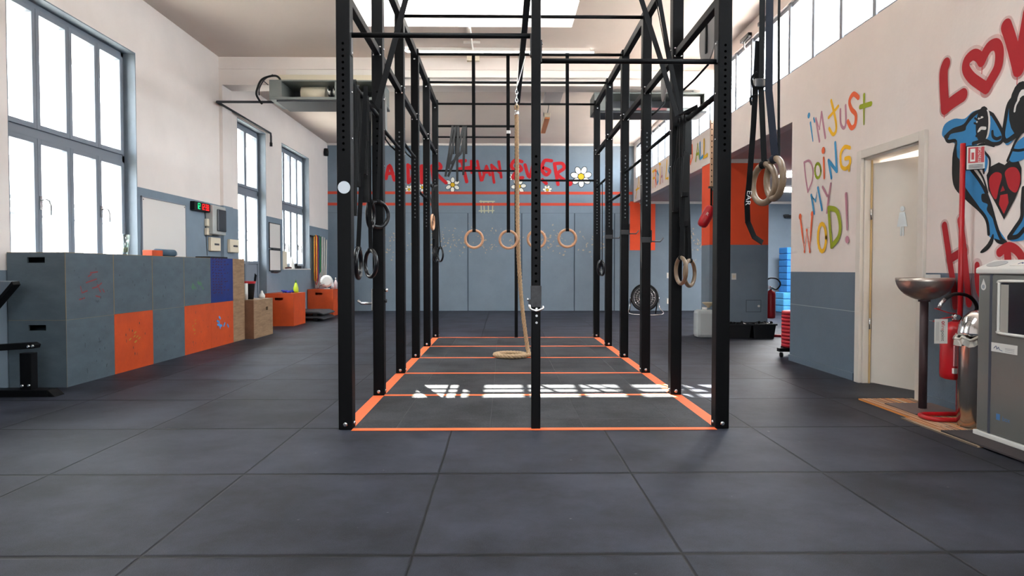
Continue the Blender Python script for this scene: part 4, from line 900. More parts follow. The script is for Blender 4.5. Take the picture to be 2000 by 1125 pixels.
# small whiteboards
for i, (z0, z1, lab) in enumerate(((1.46, 1.92, 'small framed whiteboard between the windows, upper one'), (1.03, 1.41, 'small framed whiteboard between the windows, lower one'))):
    a, b = atX(525, 450, XL).y, atX(546, 450, XL).y
    t = thing('small_whiteboard', (XL, (a+b)/2, z0), lab, 'whiteboard', 'pair of small whiteboards')
    box('board', (XL, a, z0), (XL+.012, b, z1), whiteboard, t, .002)
    m = MB(); f_ = .014; m.box((XL, a-f_, z0-f_), (XL+.02, a, z1+f_), unitd).box((XL, b, z0-f_), (XL+.02, b+f_, z1+f_), unitd).box((XL, a, z1), (XL+.02, b, z1+f_), unitd).box((XL, a, z0-f_), (XL+.02, b, z0), unitd); m.build('board_frame', t, .003)
    box('pen_tray', (XL, a+.1, z0-.04), (XL+.05, b-.1, z0-.018), unitd, t, .003)
# window 3 sill items
t = MB().box((XL-.10, 13.58, 1.062), (XL-.085, 14.25, 1.42), creamp).build('card_panel'); tag(t, 'cream card panel leaning in the third left window', 'card')
t = MB().lathe((XL-.04, 14.42, 1.062), [(.06, 0), (.055, .02), (.022, .22), (.018, .24)], plasticw, 14).build('white_cone'); tag(t, 'slim white cone standing on the third window sill', 'cone')
t = MB().box((XL-.07, 14.6, 1.062), (XL+.0, 14.95, 1.12), rubber).cyl((XL-.04, 14.7, 1.12), (XL-.04, 14.7, 1.17), .03, rubber).build('black_speaker'); tag(t, 'small black device lying on the third window sill', 'device')
t = MB().tube([(XL-.04, 14.0, 1.075), (XL-.02, 14.2, 1.085), (XL-.03, 14.32, 1.08)], .016, mat('maroon', '5a2524', .6), 8).build('maroon_strap'); tag(t, 'dark red strap lying on the third window sill', 'strap')
# bin on wooden box
c = V((-3.98, 10.72, .585))
t = thing('waste_bin', c, 'black bin with red bag rim standing on the last wooden box', 'bin')
MB().lathe(c, [(.085, 0), (.108, .24), (.112, .27), (.104, .27), (.08, .02)], rubber, 24).build('bin_body', t)
MB().torus(c+V((0, 0, .27)), .112, .008, (1, 0, 0), (0, 1, 0), red, 24, 6).ribbon(smooth([c+V((.112*cos(a), .112*sin(a), .255)) for a in [2*pi*i/16 for i in range(17)]], 2), .03, .004, (0, 0, 1), red).build('bag_rim', t)
MB().prism([c+V((.06, .09, .27)), c+V((.10, .07, .27)), c+V((.11, .08, .37)), c+V((.07, .11, .40))], (.0, .015, 0), rubber).build('raised_lid', t)
c = V((-3.90, 10.42, .585)); t = MB().lathe(c, [(.03, 0), (.03, .25), (.008, .25)], plasticw, 18).build('paper_roll'); tag(t, 'white paper roll standing beside the black bin on the wooden box', 'paper roll')
t = MB().lathe((-3.86, 11.0, .585), [(.045, 0), (.05, .04), (.02, .09), (.015, .12)], plasticw, 12).build('white_bottle'); tag(t, 'small white bottle right of the black bin on the wooden box', 'bottle')
q = box('dark_tray', (-4.2, 9.4, 1.2), (-4.0, 10.0, 1.225), rubber, None, .005); tag(q, 'flat dark tray lying on top of the blue box', 'tray')
# items on orange box
c = V((-3.92, 13.0, .605)); t = thing('spray_bottle', c, 'yellow-green squeeze bottle standing on the lone orange box', 'bottle')
MB().lathe(c, [(.045, 0), (.05, .03), (.045, .1), (.025, .17), (.014, .19)], mat('lime_plastic', 'b6c81e', .35), 20).build('bottle', t); MB().lathe(c+V((0, 0, .19)), [(.014, 0), (.012, .03), (.005, .055)], mat('green_cap', '3f7a2a', .4), 12).build('cap', t)
m = MB()
for i in range(7): m.tube(smooth([V((-4.05+random.uniform(-.1, .1), 12.9+random.uniform(-.15, .15), .62)), V((-4.05+random.uniform(-.1, .1), 12.9+random.uniform(-.15, .15), .64+random.uniform(0, .015))), V((-4.05+random.uniform(-.1, .1), 12.9+random.uniform(-.15, .15), .62))], 5), .014, mat('blue_cloth', '2a38a0', .8), 7)
t = m.build('blue_cloth'); tag(t, 'crumpled blue cloth on the lone orange box left of the squeeze bottle', 'cloth')
# items on far orange box
c = V((-4.0, 15.6, .6)); t = thing('desk_fan', c, 'small white round fan on the farthest orange box', 'fan')
MB().lathe(c+V((.0, -.03, .18)), [(.10, 0), (.135, .01), (.14, .03), (.13, .06), (.09, .075)], plasticw, 28, (.3, -1, 0)).build('fan_head', t)
MB().tube([c, c+V((0, 0, .12))], .012, plasticw, 8).lathe(c, [(.07, 0), (.065, .015)], plasticw, 20).build('fan_stand', t)
MB().tube(smooth([c+V((-.02, -.12, .12)), c+V((-.10, -.15, .1)), c+V((-.15, -.1, .03)), c+V((-.2, -.05, .01))], 5), .007, steel, 6).build('fan_cable', t)
for dx, h_, col, lab in ((.17, .26, 'e6cfd0', 'pinkish spray bottle with white top on the farthest orange box'), (.105, .2, 'd6dadf', 'small clear bottle between the fan and the pinkish bottle')):
    c2_ = V((-4.0+dx, 15.72, .6)); t = thing('plastic_bottle', c2_, lab, 'bottle', 'bottles on the far box')
    MB().lathe(c2_, [(.04, 0), (.042, h_*.5), (.018, h_*.75), (.012, h_*.8)], mat('bottle'+col, col, .3), 16).build('bottle', t); MB().lathe(c2_+V((0, 0, h_*.8)), [(.014, 0), (.014, h_*.15), (.006, h_*.2)], plasticw, 12).build('cap', t)
for i in range(6):
    a = atX(0 + 637 + i*3.2, 600, XL+.12); b_ = V((XL+.05+.015*i, 15.9+i*.14, 1.78+random.uniform(-.03, .05)))
    t = MB().cyl((XL+.06+.03*i, 15.85+.06*i, .62), b_, .019, mat('pvc_white', 'cfcabf', .5), 10).build('pvc_pipe'); tag(t, 'pale plastic pipe leaning upright in a bundle behind the far orange box', 'pipe', 'bundle of pale pipes by the far corner')
rk = thing('band_rack', (XL, 15.9, 1.80), 'short black wall rack holding coloured bands', 'rack'); rk_z = 1.80
MB().box((XL, 15.62, 1.79), (XL+.02, 16.15, 1.83), rubber).box((XL, 15.62, 1.80), (XL+.12, 15.64, 1.82), rubber).box((XL, 16.13, 1.80), (XL+.12, 16.15, 1.82), rubber).cyl((XL+.11, 15.62, 1.81), (XL+.11, 16.15, 1.81), .01, rubber).build('rail', rk)
for i, (yy, col, w_, zb, lab) in enumerate(((15.69, 'd9a818', .05, .80, 'yellow'), (15.77, 'b81e22', .055, .72, 'red'), (15.87, '3a2a5e', .075, .80, 'purple'), (16.0, '0e7a3c', .10, .95, 'green'))):
    o = MB().ribbon([(XL+.13, yy, zb+.05), (XL+.135, yy, 1.78), (XL+.11, yy, 1.835), (XL+.085, yy, 1.78), (XL+.08, yy, zb), (XL+.105, yy+.02*(i == 3), zb-.03), (XL+.13, yy, zb+.05)], w_, .006, (0, 1, 0), mat('band_'+lab, col, .5)).build('exercise_band'); tag(o, lab + ' exercise band hanging from the wall rack by the far pipes', 'exercise band', 'coloured bands on the wall rack')
# step platforms
for i in range(2):
    z0 = i*.10; t = thing('step_platform', (-3.95, 14.2, z0), ('dark grey aerobic step, lower one beside the far orange box', 'dark grey aerobic step stacked on top beside the far orange box')[i], 'step', 'stacked aerobic steps')
    a = mat('step_grey', '3b3c3f', .6)
    MB().prism([V((-4.3, 13.75, z0+.06)), V((-4.3, 13.75, z0+.10)), V((-3.72, 13.75, z0+.10)), V((-3.60, 13.75, z0+.055)), V((-3.60, 13.75, z0+.03)), V((-3.72, 13.75, z0+.06))], (0, .95, 0), a).build('platform', t, .01)
    for x_ in (-4.22, -3.78):
        box('foot', (x_-.05, 13.8, z0+.001), (x_+.05, 14.65, z0+.06), rubber, t, .01)
# bench at left edge
t = thing('training_bench', (-4.3, 5.72, 0), 'black steel training bench with tilted pad at the left edge', 'bench')
Yb = 5.66
def LB(px, py, Y=Yb): return atY(px, py, Y)
MB().prism([LB(-170, 757), LB(96, 757), LB(112, 772), LB(-170, 772)], (0, .0, 0), blk).bm.free()
fz = .055
MB().box((-5.3+.95, Yb-.03, .0), (LB(112, 765).x-.06, Yb+.10, fz), blk).prism([V((LB(112, 765).x-.06, Yb-.03, 0)), V((LB(112, 765).x, Yb-.03, 0)), V((LB(112, 765).x-.06, Yb-.03, fz))], (0, .13, 0), blk).build('base_foot', t, .004)
xa, xb = LB(38, 720).x, LB(61, 720).x
box('upright', (xa, Yb, fz), (xb, Yb+.08, LB(50, 690).z), blk, t, .004)
za_ = LB(50, 676).z
MB().prism([V((XL+.02, Yb, za_-.055)), V((LB(66, 680).x, Yb, za_-.02)), V((LB(68, 680).x, Yb, za_+.01)), V((LB(60, 680).x, Yb, za_+.028)), V((XL+.02, Yb, za_-.0))], (0, .08, 0), blk).build('rail', t, .004)
m = MB()
for px, py in ((56, 677), (64, 676), (44, 754), (57, 753)): q = LB(px, py); m.lathe((q.x, Yb, q.z), [(.014, 0), (.014, .008), (.007, .013)], steel, 10, (0, -1, 0))
m.build('bolts', t)
ze = LB(30, 549).z
xt = LB(33, 551).x
MB().prism([V((XL+.03, Yb-.05, ze+.005)), V((xt, Yb-.05, ze)), V((xt-.01, Yb-.05, ze-.02)), V((XL+.03, Yb-.05, ze-.44))], (0, .07, 0), mat('bench_pad_grey', '59626b', .4)).build('pad', t, .006)
MB().prism([V((xt, Yb-.06, ze)), V((xt+.012, Yb-.06, ze-.03)), V((XL+.03, Yb-.06, ze-.47)), V((XL+.03, Yb-.06, ze-.43))], (0, .09, 0), blk).build('pad_rim', t, .004)
MB().box((XL+.05, Yb, za_-.02), (XL+.11, Yb+.06, ze-.30), blk).build('pad_support', t, .003)
# ------------------------------------------------------------------ beam services: units, pipes, lamps
def unit(name, x0, x1, y0, y1, label, rolls):
    t = thing(name, ((x0+x1)/2, (y0+y1)/2, 3.54), label, 'duct unit', 'grey service units under the cross beam')
    for xx in (x0+.2, x1-.2): MB().cyl((xx, y0+.1 if y0 > 10.5 else y1-.06, 3.85), (xx, y0+.1 if y0 > 10.5 else y1-.06, 3.90), .012, unitg, 8).build('hanger_rod', t)
    m = MB(); m.box((x0, y0, 3.56), (x1, y1, 3.60), unitg).box((x0, y0, 3.83), (x1, y1, 3.85), unitg).box((x0, y1-.02, 3.60), (x1, y1, 3.83), unitd).box((x0, y0, 3.6), (x0+.18, y1, 3.83), unitg).box((x1-.05, y0, 3.6), (x1, y1, 3.83), unitg)
    m.build('housing', t, .004)
    box('bottom_tray', (x0+.1, y0+.03, 3.535), (x1, y1+.05, 3.56), unitd, t)
    for a, b in rolls: 
        MB().cyl((a, (y0+y1)/2, 3.715), (b, (y0+y1)/2, 3.715), .11, creamp, 24).build('roll', t)
    return t
u1 = unit('service_unit', -3.45, -1.78, 10.22, 10.84, 'grey service unit with cream rolls under the left of the beam', [(-3.05, -2.68), (-2.42, -2.2)])
m = MB()
for x_ in (-2.60, -2.52): m.torus((x_, 10.36, 3.715), .08, .006, (0, 1, 0), (0, 0, 1), steel, 20, 6).cyl((x_-.02, 10.36, 3.70), (x_+.02, 10.36, 3.70), .03, plasticw)
m.box((-2.49, 10.25, 3.60), (-2.47, 10.29, 3.83), unitg); m.build('reel', u1)
t = box('beam_duct', (-3.32, 10.60, 4.0), (3.2, 10.70, 4.11), white, None, .003); tag(t, 'long white cable duct on the face of the cross beam', 'cable duct')
t = box('cream_panel', (-3.4, 10.45, 3.90), (-1.8, 10.70, 3.99), creamp, None, .003); tag(t, 'cream panel on top of the left service unit', 'panel')
u2 = unit('service_unit', 1.45, 3.25, 10.86, 11.36, 'dark service unit behind the beam at the right above the windows', [])
box('cream_box', (2.85, 10.92, 3.62), (3.15, 11.2, 3.80), white, u2)
box('red_grille', (1.9, 10.83, 3.565), (2.6, 10.858, 3.598), mat('dull_red_grille', '6b3a3a', .6), u2)
t = MB().tube(smooth([atY(552, 168, 10.35), atY(545, 152, 10.32), atY(533, 148, 10.3), atY(512, 155, 10.25), atY(503, 172, 10.25), atY(501, 185, 10.25), atY(508, 198, 10.25), atY(512, 203, 10.25)], 6), .016, rubber, 8).tube(smooth([atY(533, 146, 10.35), atY(517, 155, 10.3), atY(507, 172, 10.3), atY(506, 186, 10.3)], 6), .010, unitd, 8).tube([atY(515, 158, 10.3), atY(524, 166, 10.3)], .008, unitd, 6).build('curved_cable'); tag(t, 'curved black cable loop at the left end of the service unit', 'cable')
zp = 3.59; t = thing('conduit_pipe', (XL+.04, 10.5, zp), 'dark pipe along the left wall above the windows with a short drop', 'pipe')
MB().tube([(-3.3, 10.5, zp), (XL+.05, 10.5, zp), (XL+.05, 10.5, zp-.0), (XL+.05, 12.9, zp), (XL+.05, 12.92, zp-.05), (XL+.05, 12.92, zp-.2)], .019, unitd, 10).build('pipe', t)
MB().cyl((XL+.05, 12.92, zp-.24), (XL+.05, 12.92, zp-.17), .026, rubber).build('end_cap', t)
t = MB().lathe((XL+.06, 16.9, 3.92), [(.05, -.09), (.06, 0), (.05, .09)], rubber, 14).build('wall_sensor'); tag(t, 'small black device high on the left wall by the far corner', 'sensor')
a = atZ(918, 55, ZC); b = atZ(928, 103, ZC)
t = thing('ceiling_conduit', (a.x, 9.6, ZC-.03), 'thin white conduit running along the ceiling behind the skylight', 'conduit')
MB().tube([(a.x, 9.3, ZC-.02), (a.x, 10.58, ZC-.02), (a.x, 10.58, 3.95), (a.x, 10.75, 3.885), (a.x, 11.0, 3.885)], .014, white, 8).build('conduit', t)
MB().box((a.x-.12, 9.9, ZC-.03), (a.x+.12, 9.94, ZC-.002), white).box((a.x-.1, 10.50, ZC-.1), (a.x+.09, 10.58, ZC-.03), creamp).build('fixing', t)
t = thing('tube_light', (-.03, 10.2, ZC-.06), 'long thin white tube light across the ceiling before the beam', 'lamp')
MB().tube([(-1.42, 10.22, ZC-.02), (-1.44, 10.22, ZC-.045), (-1.41, 10.22, ZC-.06), (1.36, 10.22, ZC-.06)], .014, mat('tube_glow', 'ffffff', .4, emit=.6), 10).build('tube', t)
box('lamp_holder', (-1.3, 10.20, ZC-.05), (1.3, 10.24, ZC), white, t)
a = atY(1090, 185, 12.6); b = atY(1067, 240, 13.0)
t = thing('batten_lamp', (b.x, 13.3, b.z-.1), 'narrow cream batten lamp hanging from the rear ceiling', 'lamp')
box('lamp_body', (b.x-.06, 12.6, ZC2-.36), (b.x+.05, 14.0, ZC2-.28), creamp, t, .008)
box('diffuser', (b.x-.05, 12.62, ZC2-.385), (b.x+.04, 13.98, ZC2-.36), mat('lamp_orange_glint', 'd98a52', .5), t)  # orange colour paints a warm glint on the lamp's underside
MB().cyl((b.x, 12.75, ZC2-.28), (b.x+.05, 12.7, ZC2), .008, unitg, 8).cyl((b.x, 13.8, ZC2-.28), (b.x, 13.8, ZC2), .008, unitg, 8).build('suspension_rod', t)
t = box('ceiling_duct', (.75, 11.1, ZC2-.12), (1.05, 12.7, ZC2), mat('duct_grey', 'a8a3a3', .8), None, .003); tag(t, 'flat grey duct on the rear ceiling above the batten lamp', 'duct')
# ------------------------------------------------------------------ right side far objects
# peg board
t = thing('peg_board', (3.264, 10.6, 2.33), 'tall wooden climbing peg board with two columns of holes', 'peg board')
box('board', (3.222, 10.572, 2.33), (3.306, 10.618, 3.36), mat('pale_plank', 'c8a88c', .6, col2='b7957a', vscale=8, stretch=(1, 1, .3)), t, .003)
m = MB()
for k in range(11):
    for x_ in (3.238, 3.275): m.lathe((x_, 10.5719, 2.40+k*.09+(.045 if x_ > 3.25 else 0)), [(.010, 0), (.010, .001)], hole, 10, (0, -1, 0))
m.build('peg_holes', t)
z = 2.33
t = thing('bag_bracket', (XR-.1, 10.4, 2.26), 'small black bracket with two black straps below the peg board', 'bracket')
MB().box((XR-.20, 10.28, 2.27), (XR-.01, 10.32, 2.30), mat('bracket_brown', '4a4038', .6)).box((XR-.07, 10.32, 2.27), (XR-.03, 10.618, 2.30), MATS['bracket_brown']).build('arm', t)
for x_ in (XR-.16, XR-.08): MB().box((x_-.012, 10.28, 1.98), (x_+.012, 10.30, 2.27), strapm).build('strap', t)
c = atY(1380, 423, 10.25)
t = thing('medicine_bag', c, 'red bag hanging tilted on black straps beside the right front post', 'bag')
rot = Matrix.Rotation(R(28), 3, 'Y')
m = MB(); m.tube([c + rot @ V((0, 0, zz)) for zz in (.17, .155, .12, 0, -.12, -.155, -.17)], .08, red, 18, rs=[.035, .065, .08, .083, .08, .065, .035]); m.build('bag_body', t)
MB().torus(c + rot @ V((.02, 0, .15)), .035, .008, (1, 0, 0), (0, 0, 1), rubber, 16, 6).box(c + rot @ V((.02, -.09, .16)) - V((.015, 0, .02)), c + rot @ V((.02, -.09, .16)) + V((.05, .05, .03)), rubber).build('bag_handle', t)
m = MB(); q = c + V((-.015, -.085, .03)); text_bits(m, 'R', plasticw, q, rot @ V((1, 0, 0)), rot @ V((0, 0, 1)), .07); m.build('logo', t)
# floor fan
c = V((atY(1259, 600, 15.6).x, 15.6, 0)); s_ = 1333/15.6; zc_ = atY(1259, 581, 15.6).z; rr = .30
t = thing('floor_fan', c, 'round chrome floor fan standing before the back wall', 'fan')
cc = V((c.x, 15.6, zc_)); fd = V((-.25, -1, .12)).normalized(); fu = V((0, 0, 1)); fx = fd.cross(fu).normalized(); fz_ = fx.cross(fd)
m = MB(); m.torus(cc, rr, .022, fx, fz_, rubber, 40, 8).torus(cc-fd*.12, rr, .018, fx, fz_, rubber, 40, 8); m.lathe(cc, [(rr-.01, -.12), (rr+.005, -.11), (rr+.005, 0)], blk2, 36, fd); m.build('shroud', t)
m = MB()
for r_ in (.06, .12, .18, .24): m.torus(cc+fd*.02, r_, .0035, fx, fz_, chrome, 32, 5)
for k in range(24): a = 2*pi*k/24; m.tube([cc+fd*.03+(fx*cos(a)+fz_*sin(a))*.05, cc+(fx*cos(a)+fz_*sin(a))*rr], .003, chrome, 5)
m.lathe(cc+fd*.02, [(.05, 0), (.05, .015), (.03, .02)], chrome, 20, fd); m.build('grille', t)
m = MB()
for k in range(3):
    a = 2*pi*k/3+.5; e1 = fx*cos(a)+fz_*sin(a); e2 = fx*cos(a+.75)+fz_*sin(a+.75)
    m.face([cc-fd*.05+e1*.05, cc-fd*.04+e1*.26, cc-fd*.07+(e1+e2).normalized()*.27, cc-fd*.09+e2*.25, cc-fd*.08+e2*.05], mat('fan_blade', 'c5c8ca', .25, .9))
m.build('blades', t)
m = MB(); m.tube(smooth([cc+fx*.32, cc+fx*.33+V((0, 0, -.22)), V((cc.x, 15.6, .03))+fx*.34+V((0, -.2, 0)), V((cc.x, 15.6, .03))-fx*.34+V((0, -.2, 0)), cc-fx*.33+V((0, 0, -.22)), cc-fx*.32], 6), .014, chrome, 8)
m.tube([cc+fx*.30, V((cc.x, 15.85, .02))+fx*.30], .014, rubber, 8).tube([cc-fx*.30, V((cc.x, 15.85, .02))-fx*.30], .014, rubber, 8); m.build('stand', t)
# wall sockets
for px, py, lab in ((1306, 538, 'white wall socket plate on the back wall, upper one right of the fan'), (1306, 588, 'white wall socket plate on the back wall, lower one right of the fan')):
    p = atY(px, py, YB); o = MB().box((p.x-.05, YB-.02, p.z-.07), (p.x+.05, YB, p.z+.07), plasticw).box((p.x-.025, YB-.022, p.z-.03), (p.x+.025, YB-.02, p.z+.03), creamp).build('wall_socket', None, .004); tag(o, lab, 'socket', 'white sockets in the far rooms')
p = atY(1433, 540, 10.62); o = MB().box((p.x-.035, 10.605, p.z-.05), (p.x+.035, 10.62, p.z+.05), plasticw).box((p.x-.02, 10.603, p.z-.02), (p.x+.02, 10.605, p.z+.02), creamp).build('wall_socket', None, .003); tag(o, 'white switch plate on the grey pillar beside the right front post', 'switch')
a, b = atY(1458, 587, 10.62), atY(1485, 608.5, 10.62); o = MB().box((a.x, 10.612, b.z), (b.x, 10.62, a.z), slate).box((a.x-.01, 10.615, b.z-.01), (b.x+.01, 10.619, a.z+.01), mat('seam_dark2', '4d5963', .7)).lathe((b.x-.03, 10.612, (a.z+b.z)/2), [(.018, 0), (.018, .01)], plasticw, 12, (0, -1, 0)).build('wall_hatch'); tag(o, 'small square metal hatch low on the grey pillar', 'hatch')
# white jug
Yj = 10.33
a, b = atY(1362, 640, Yj).x, atY(1400, 640, Yj).x
t = thing('water_canister', ((a+b)/2, Yj+.12, 0), 'white translucent plastic canister with a funnel on top behind the right front post', 'canister')
zt_ = atY(1380, 606, Yj).z
box('body', (a, Yj, 0), (b, Yj+.26, zt_), milky, t, .05); box('liquid', (a+.012, Yj+.012, .012), (b-.012, Yj+.248, .2), mat('canister_water', 'a9b2b4', .3), t, .04)
MB().cyl(((a+b)/2+.0, Yj+.13, zt_-.01), ((a+b)/2, Yj+.13, zt_+.04), .04, plasticw).build('cap', t)
MB().lathe((b-.09, Yj+.13, zt_+.03), [(.02, 0), (.025, .02), (.09, .07), (.095, .085), (.085, .08), (.02, .02)], mat('funnel_tan', 'b9a98e', .5), 24).build('funnel', t)
# black tubs
for i, (x0, x1, lab) in enumerate(((1431, 1468, 'black plastic tub on the floor, left one, partly behind the right front post'), (1471, 1516, 'black plastic tub on the floor, right one below the extinguisher'))):
    Yt = 1333*1.048/(662.5-526); a, b = atY(x0, 640, Yt).x, atY(x1, 640, Yt).x; 
    if i == 0: a -= .08
    t = thing('storage_tub', ((a+b)/2, Yt+.17, 0), lab, 'tub', 'pair of black tubs by the pillar'); zt_ = .22; k = .025
    m = MB(); y0_, y1_ = Yt, Yt+.34
    b0 = [(a+k, y0_+k, .0), (b-k, y0_+k, 0), (b-k, y1_-k, 0), (a+k, y1_-k, 0)]; t0 = [(a, y0_, zt_), (b, y0_, zt_), (b, y1_, zt_), (a, y1_, zt_)]
    i0 = [(a+.01, y0_+.01, zt_), (b-.01, y0_+.01, zt_), (b-.01, y1_-.01, zt_), (a+.01, y1_-.01, zt_)]; ib = [(a+k+.01, y0_+k+.01, .01), (b-k-.01, y0_+k+.01, .01), (b-k-.01, y1_-k-.01, .01), (a+k+.01, y1_-k-.01, .01)]
    for A_, B_ in ((b0, t0), (t0, i0), (i0, ib)):
        for j in range(4): m.face([A_[j], A_[(j+1) % 4], B_[(j+1) % 4], B_[j]], mat('tub_black', '1b1b1c', .45))
    m.face(b0, MATS['tub_black']); m.face(ib, MATS['tub_black']); m.build('tub_body', t)
    m = MB(); m.box((a-.015, y0_-.015, zt_-.02), (b+.015, y0_, zt_+.005), MATS['tub_black']).box((a-.015, y1_, zt_-.02), (b+.015, y1_+.015, zt_+.005), MATS['tub_black']).box((a-.015, y0_, zt_-.02), (a, y1_, zt_+.005), MATS['tub_black']).box((b, y0_, zt_-.02), (b+.015, y1_, zt_+.005), MATS['tub_black']); m.build('rim', t, .003)
    n_ = 5
    for j in range(n_):
        xj = a+.06+(b-a-.12)*j/(n_-1); z_ = .20+random.uniform(0, .02); ang_ = random.uniform(0, 3)
        d_ = V((cos(ang_)*.05, sin(ang_)*.05, random.uniform(-.01, .02))); c_ = V((xj, Yt+.17+random.uniform(-.08, .05), z_))
        o = MB().cyl(c_-d_, c_+d_, .012, steel, 8).cyl(c_-d_*1.1, c_-d_*.7, .026, rubber, 8).cyl(c_+d_*.7, c_+d_*1.1, .026, rubber, 8).build('small_dumbbell'); tag(o, 'small black and silver weight lying in a pile in the %s black tub' % ('left', 'right')[i], 'weight', ('weights in the left tub', 'weights in the right tub')[i])
        o2 = MB().cyl((c_.x, c_.y, .012), (c_.x, c_.y, z_-.03), .03, rubber, 10).build('weight_disc'); tag(o2, 'black weight standing inside the %s black tub' % ('left', 'right')[i], 'weight', ('weights in the left tub', 'weights in the right tub')[i])
# extinguisher builder
def extinguisher(c, h, r, label, hose_dir, tagm=False):
    c = V(c); t = thing('fire_extinguisher', c, label, 'fire extinguisher')
    MB().lathe(c, [(r*.7, 0), (r*.95, .01), (r, .04), (r, h*.86), (r*.85, h*.93), (r*.4, h*.985), (r*.28, h)], red, 28).build('cylinder', t)
    n = c + V((0, 0, h))
    MB().lathe(n, [(.018, 0), (.022, .015), (.022, .04), (.01, .055)], steel, 12).lathe(n+V((0, -.022, .03)), [(.018, 0), (.018, .012)], steel, 14, (0, -1, 0)).build('valve', t)
    d = V(hose_dir)
    MB().ribbon([n+V((0, 0, .055)), n+d*.05+V((0, 0, .06)), n+d*.14+V((0, 0, .09))], .022, .005, (0, 1, .0), red).ribbon([n+V((0, 0, .035)), n+d*.07+V((0, 0, .025)), n+d*.15+V((0, 0, 0))], .022, .005, (0, 1, 0), red).build('lever', t)
    MB().tube(smooth([n+V((0, 0, .03))-d*.02, n-d*.09+V((0, 0, .01)), n-d*.15+V((0, 0, .09)), n-d*.10+V((0, 0, .17)), n+d*.01+V((0, -.01, .19)), n+d*.09+V((0, -.02, .15))], 8), .012, rubber, 10).build('hose', t)
    MB().tube([n+d*.085+V((0, -.02, .155)), n+d*.115+V((0, -.02, .12)), n+d*.13+V((0, -.02, .09))], .012, steel, 8, rs=[.014, .014, .010]).build('nozzle', t)
    return t
pe = atY(1508, 622, 10.72); ze_ = pe.z
e1 = extinguisher((4.15+.10, 10.75, ze_), .45, .072, 'red fire extinguisher hanging on the right edge of the grey pillar', (-1, 0, 0))
MB().box((4.15, 10.72, ze_+.25), (4.18, 10.78, ze_+.4), red).build('wall_bracket', e1)
# red plates
for i in range(10):
    o = MB().lathe((3.60, 8.16, .1135+i*.0435), [(.03, 0), (.21, .0), (.225, .005), (.225, .037), (.21, .0425), (.03, .0425)], redplate, 40).build('bumper_plate', None)
    tag(o, 'red bumper plate stacked at the graffiti wall end, %s' % ('bottom plate', 'second from the bottom', 'third from the bottom', 'fourth from the bottom', 'fifth from the bottom', 'fifth from the top', 'fourth from the top', 'third from the top', 'second from the top', 'topmost')[i], 'weight plate', 'red plates stacked by the wall end')
t = thing('plate_dolly', (3.60, 8.16, 0), 'black wheeled dolly carrying the red plate stack', 'dolly')
MB().box((3.28, 8.02, .07), (3.92, 8.10, .112), blk).box((3.40, 8.2, .07), (3.8, 8.28, .112), blk).box((3.56, 7.9, .07), (3.64, 8.45, .112), blk).build('frame', t, .004)
for x_, y_ in ((3.32, 8.06), (3.88, 8.06), (3.60, 7.94), (3.60, 8.4)): MB().cyl((x_-.012, y_, .032), (x_+.012, y_, .032), .031, rubber).build('wheel', t)
a = atZ(1516, 656, .03); o = MB().tube([(a.x-.05, a.y, .03), (a.x+.12, a.y, .03)], .022, redplate, 10).lathe((a.x+.12, a.y, .032), [(.03, 0), (.03, .02)], redplate, 12, (1, 0, 0)).build('red_handle'); tag(o, 'small red bar lying on the floor right of the tubs', 'bar')
# blue stack
names = ['bottom-most, wide and crumpled', 'second from the floor, crumpled', 'third from the floor, light blue', 'fourth from the floor', 'fifth from the floor', 'fifth from the top', 'fourth from the top', 'third from the top', 'second from the top', 'topmost']
Ys = 16.3; xb0 = atY(1537, 550, 16.3).x; z = 0
for i in range(10):
    hgt = .165 if i < 3 else .155; o_x = (-.08 if i < 3 else 0); mm = mat('light_blue_bag', '4fa3dc', .6, var=.12, vscale=14) if i < 3 else bluefoam
    t = thing('blue_foam_block' if i >= 3 else 'blue_sandbag', (xb0+.4, Ys, z), 'blue padded block in the stack behind the graffiti wall, ' + names[i], 'foam block', 'blue stack in the side room')
    box('body', (xb0+o_x, Ys, z+.002), (xb0+.75, Ys+.5, z+hgt-.003), mm, t, .02)
    if i >= 3: box('hand_slot', (xb0+.17, Ys-.003, z+.05), (xb0+.33, Ys+.002, z+.10), hole, t)
    z += hgt
p = atY(1542, 423, YB-.1); t = MB().box((p.x-.1, YB-.14, p.z-.03), (p.x+.12, YB, p.z+.04), blk2).box((p.x-.16, YB-.2, p.z+.0), (p.x-.05, YB-.1, p.z+.05), blk2).build('wall_camera', None, .005); tag(t, 'dark bracket device high on the wall of the side room', 'bracket')
# ------------------------------------------------------------------ right side near objects
# mats
t = tag(MB().box((2.86, 4.45, 0), (3.29, 5.42, .012), mat('striped_mat', 'b98a5c', .9)).build('striped_mat'), 'orange and tan striped doormat under the basin stand', 'doormat')
m_ = MATS['striped_mat']; nt = m_.node_tree; b_ = nt.nodes['Principled BSDF']; tc = nt.nodes.new('ShaderNodeTexCoord'); mp = nt.nodes.new('ShaderNodeMapping'); mp.inputs['Scale'].default_value = (26, .15, 1)
n_ = nt.nodes.new('ShaderNodeTexNoise'); n_.inputs['Scale'].default_value = 1.0; n_.inputs['Detail'].default_value = 2; r_ = nt.nodes.new('ShaderNodeValToRGB'); r_.color_ramp.interpolation = 'CONSTANT'
cols = ['8a5e42', 'd2853f', 'b9a184', '6a5a4c', 'e07a45', 'c9b496', '94603f']; e_ = r_.color_ramp.elements; e_[0].position = 0; e_[0].color = (*lin(cols[0]), 1); e_[1].position = .38; e_[1].color = (*lin(cols[1]), 1)
for pos, cc_ in zip((.44, .48, .52, .57, .63), cols[2:]): el = e_.new(pos); el.color = (*lin(cc_), 1)
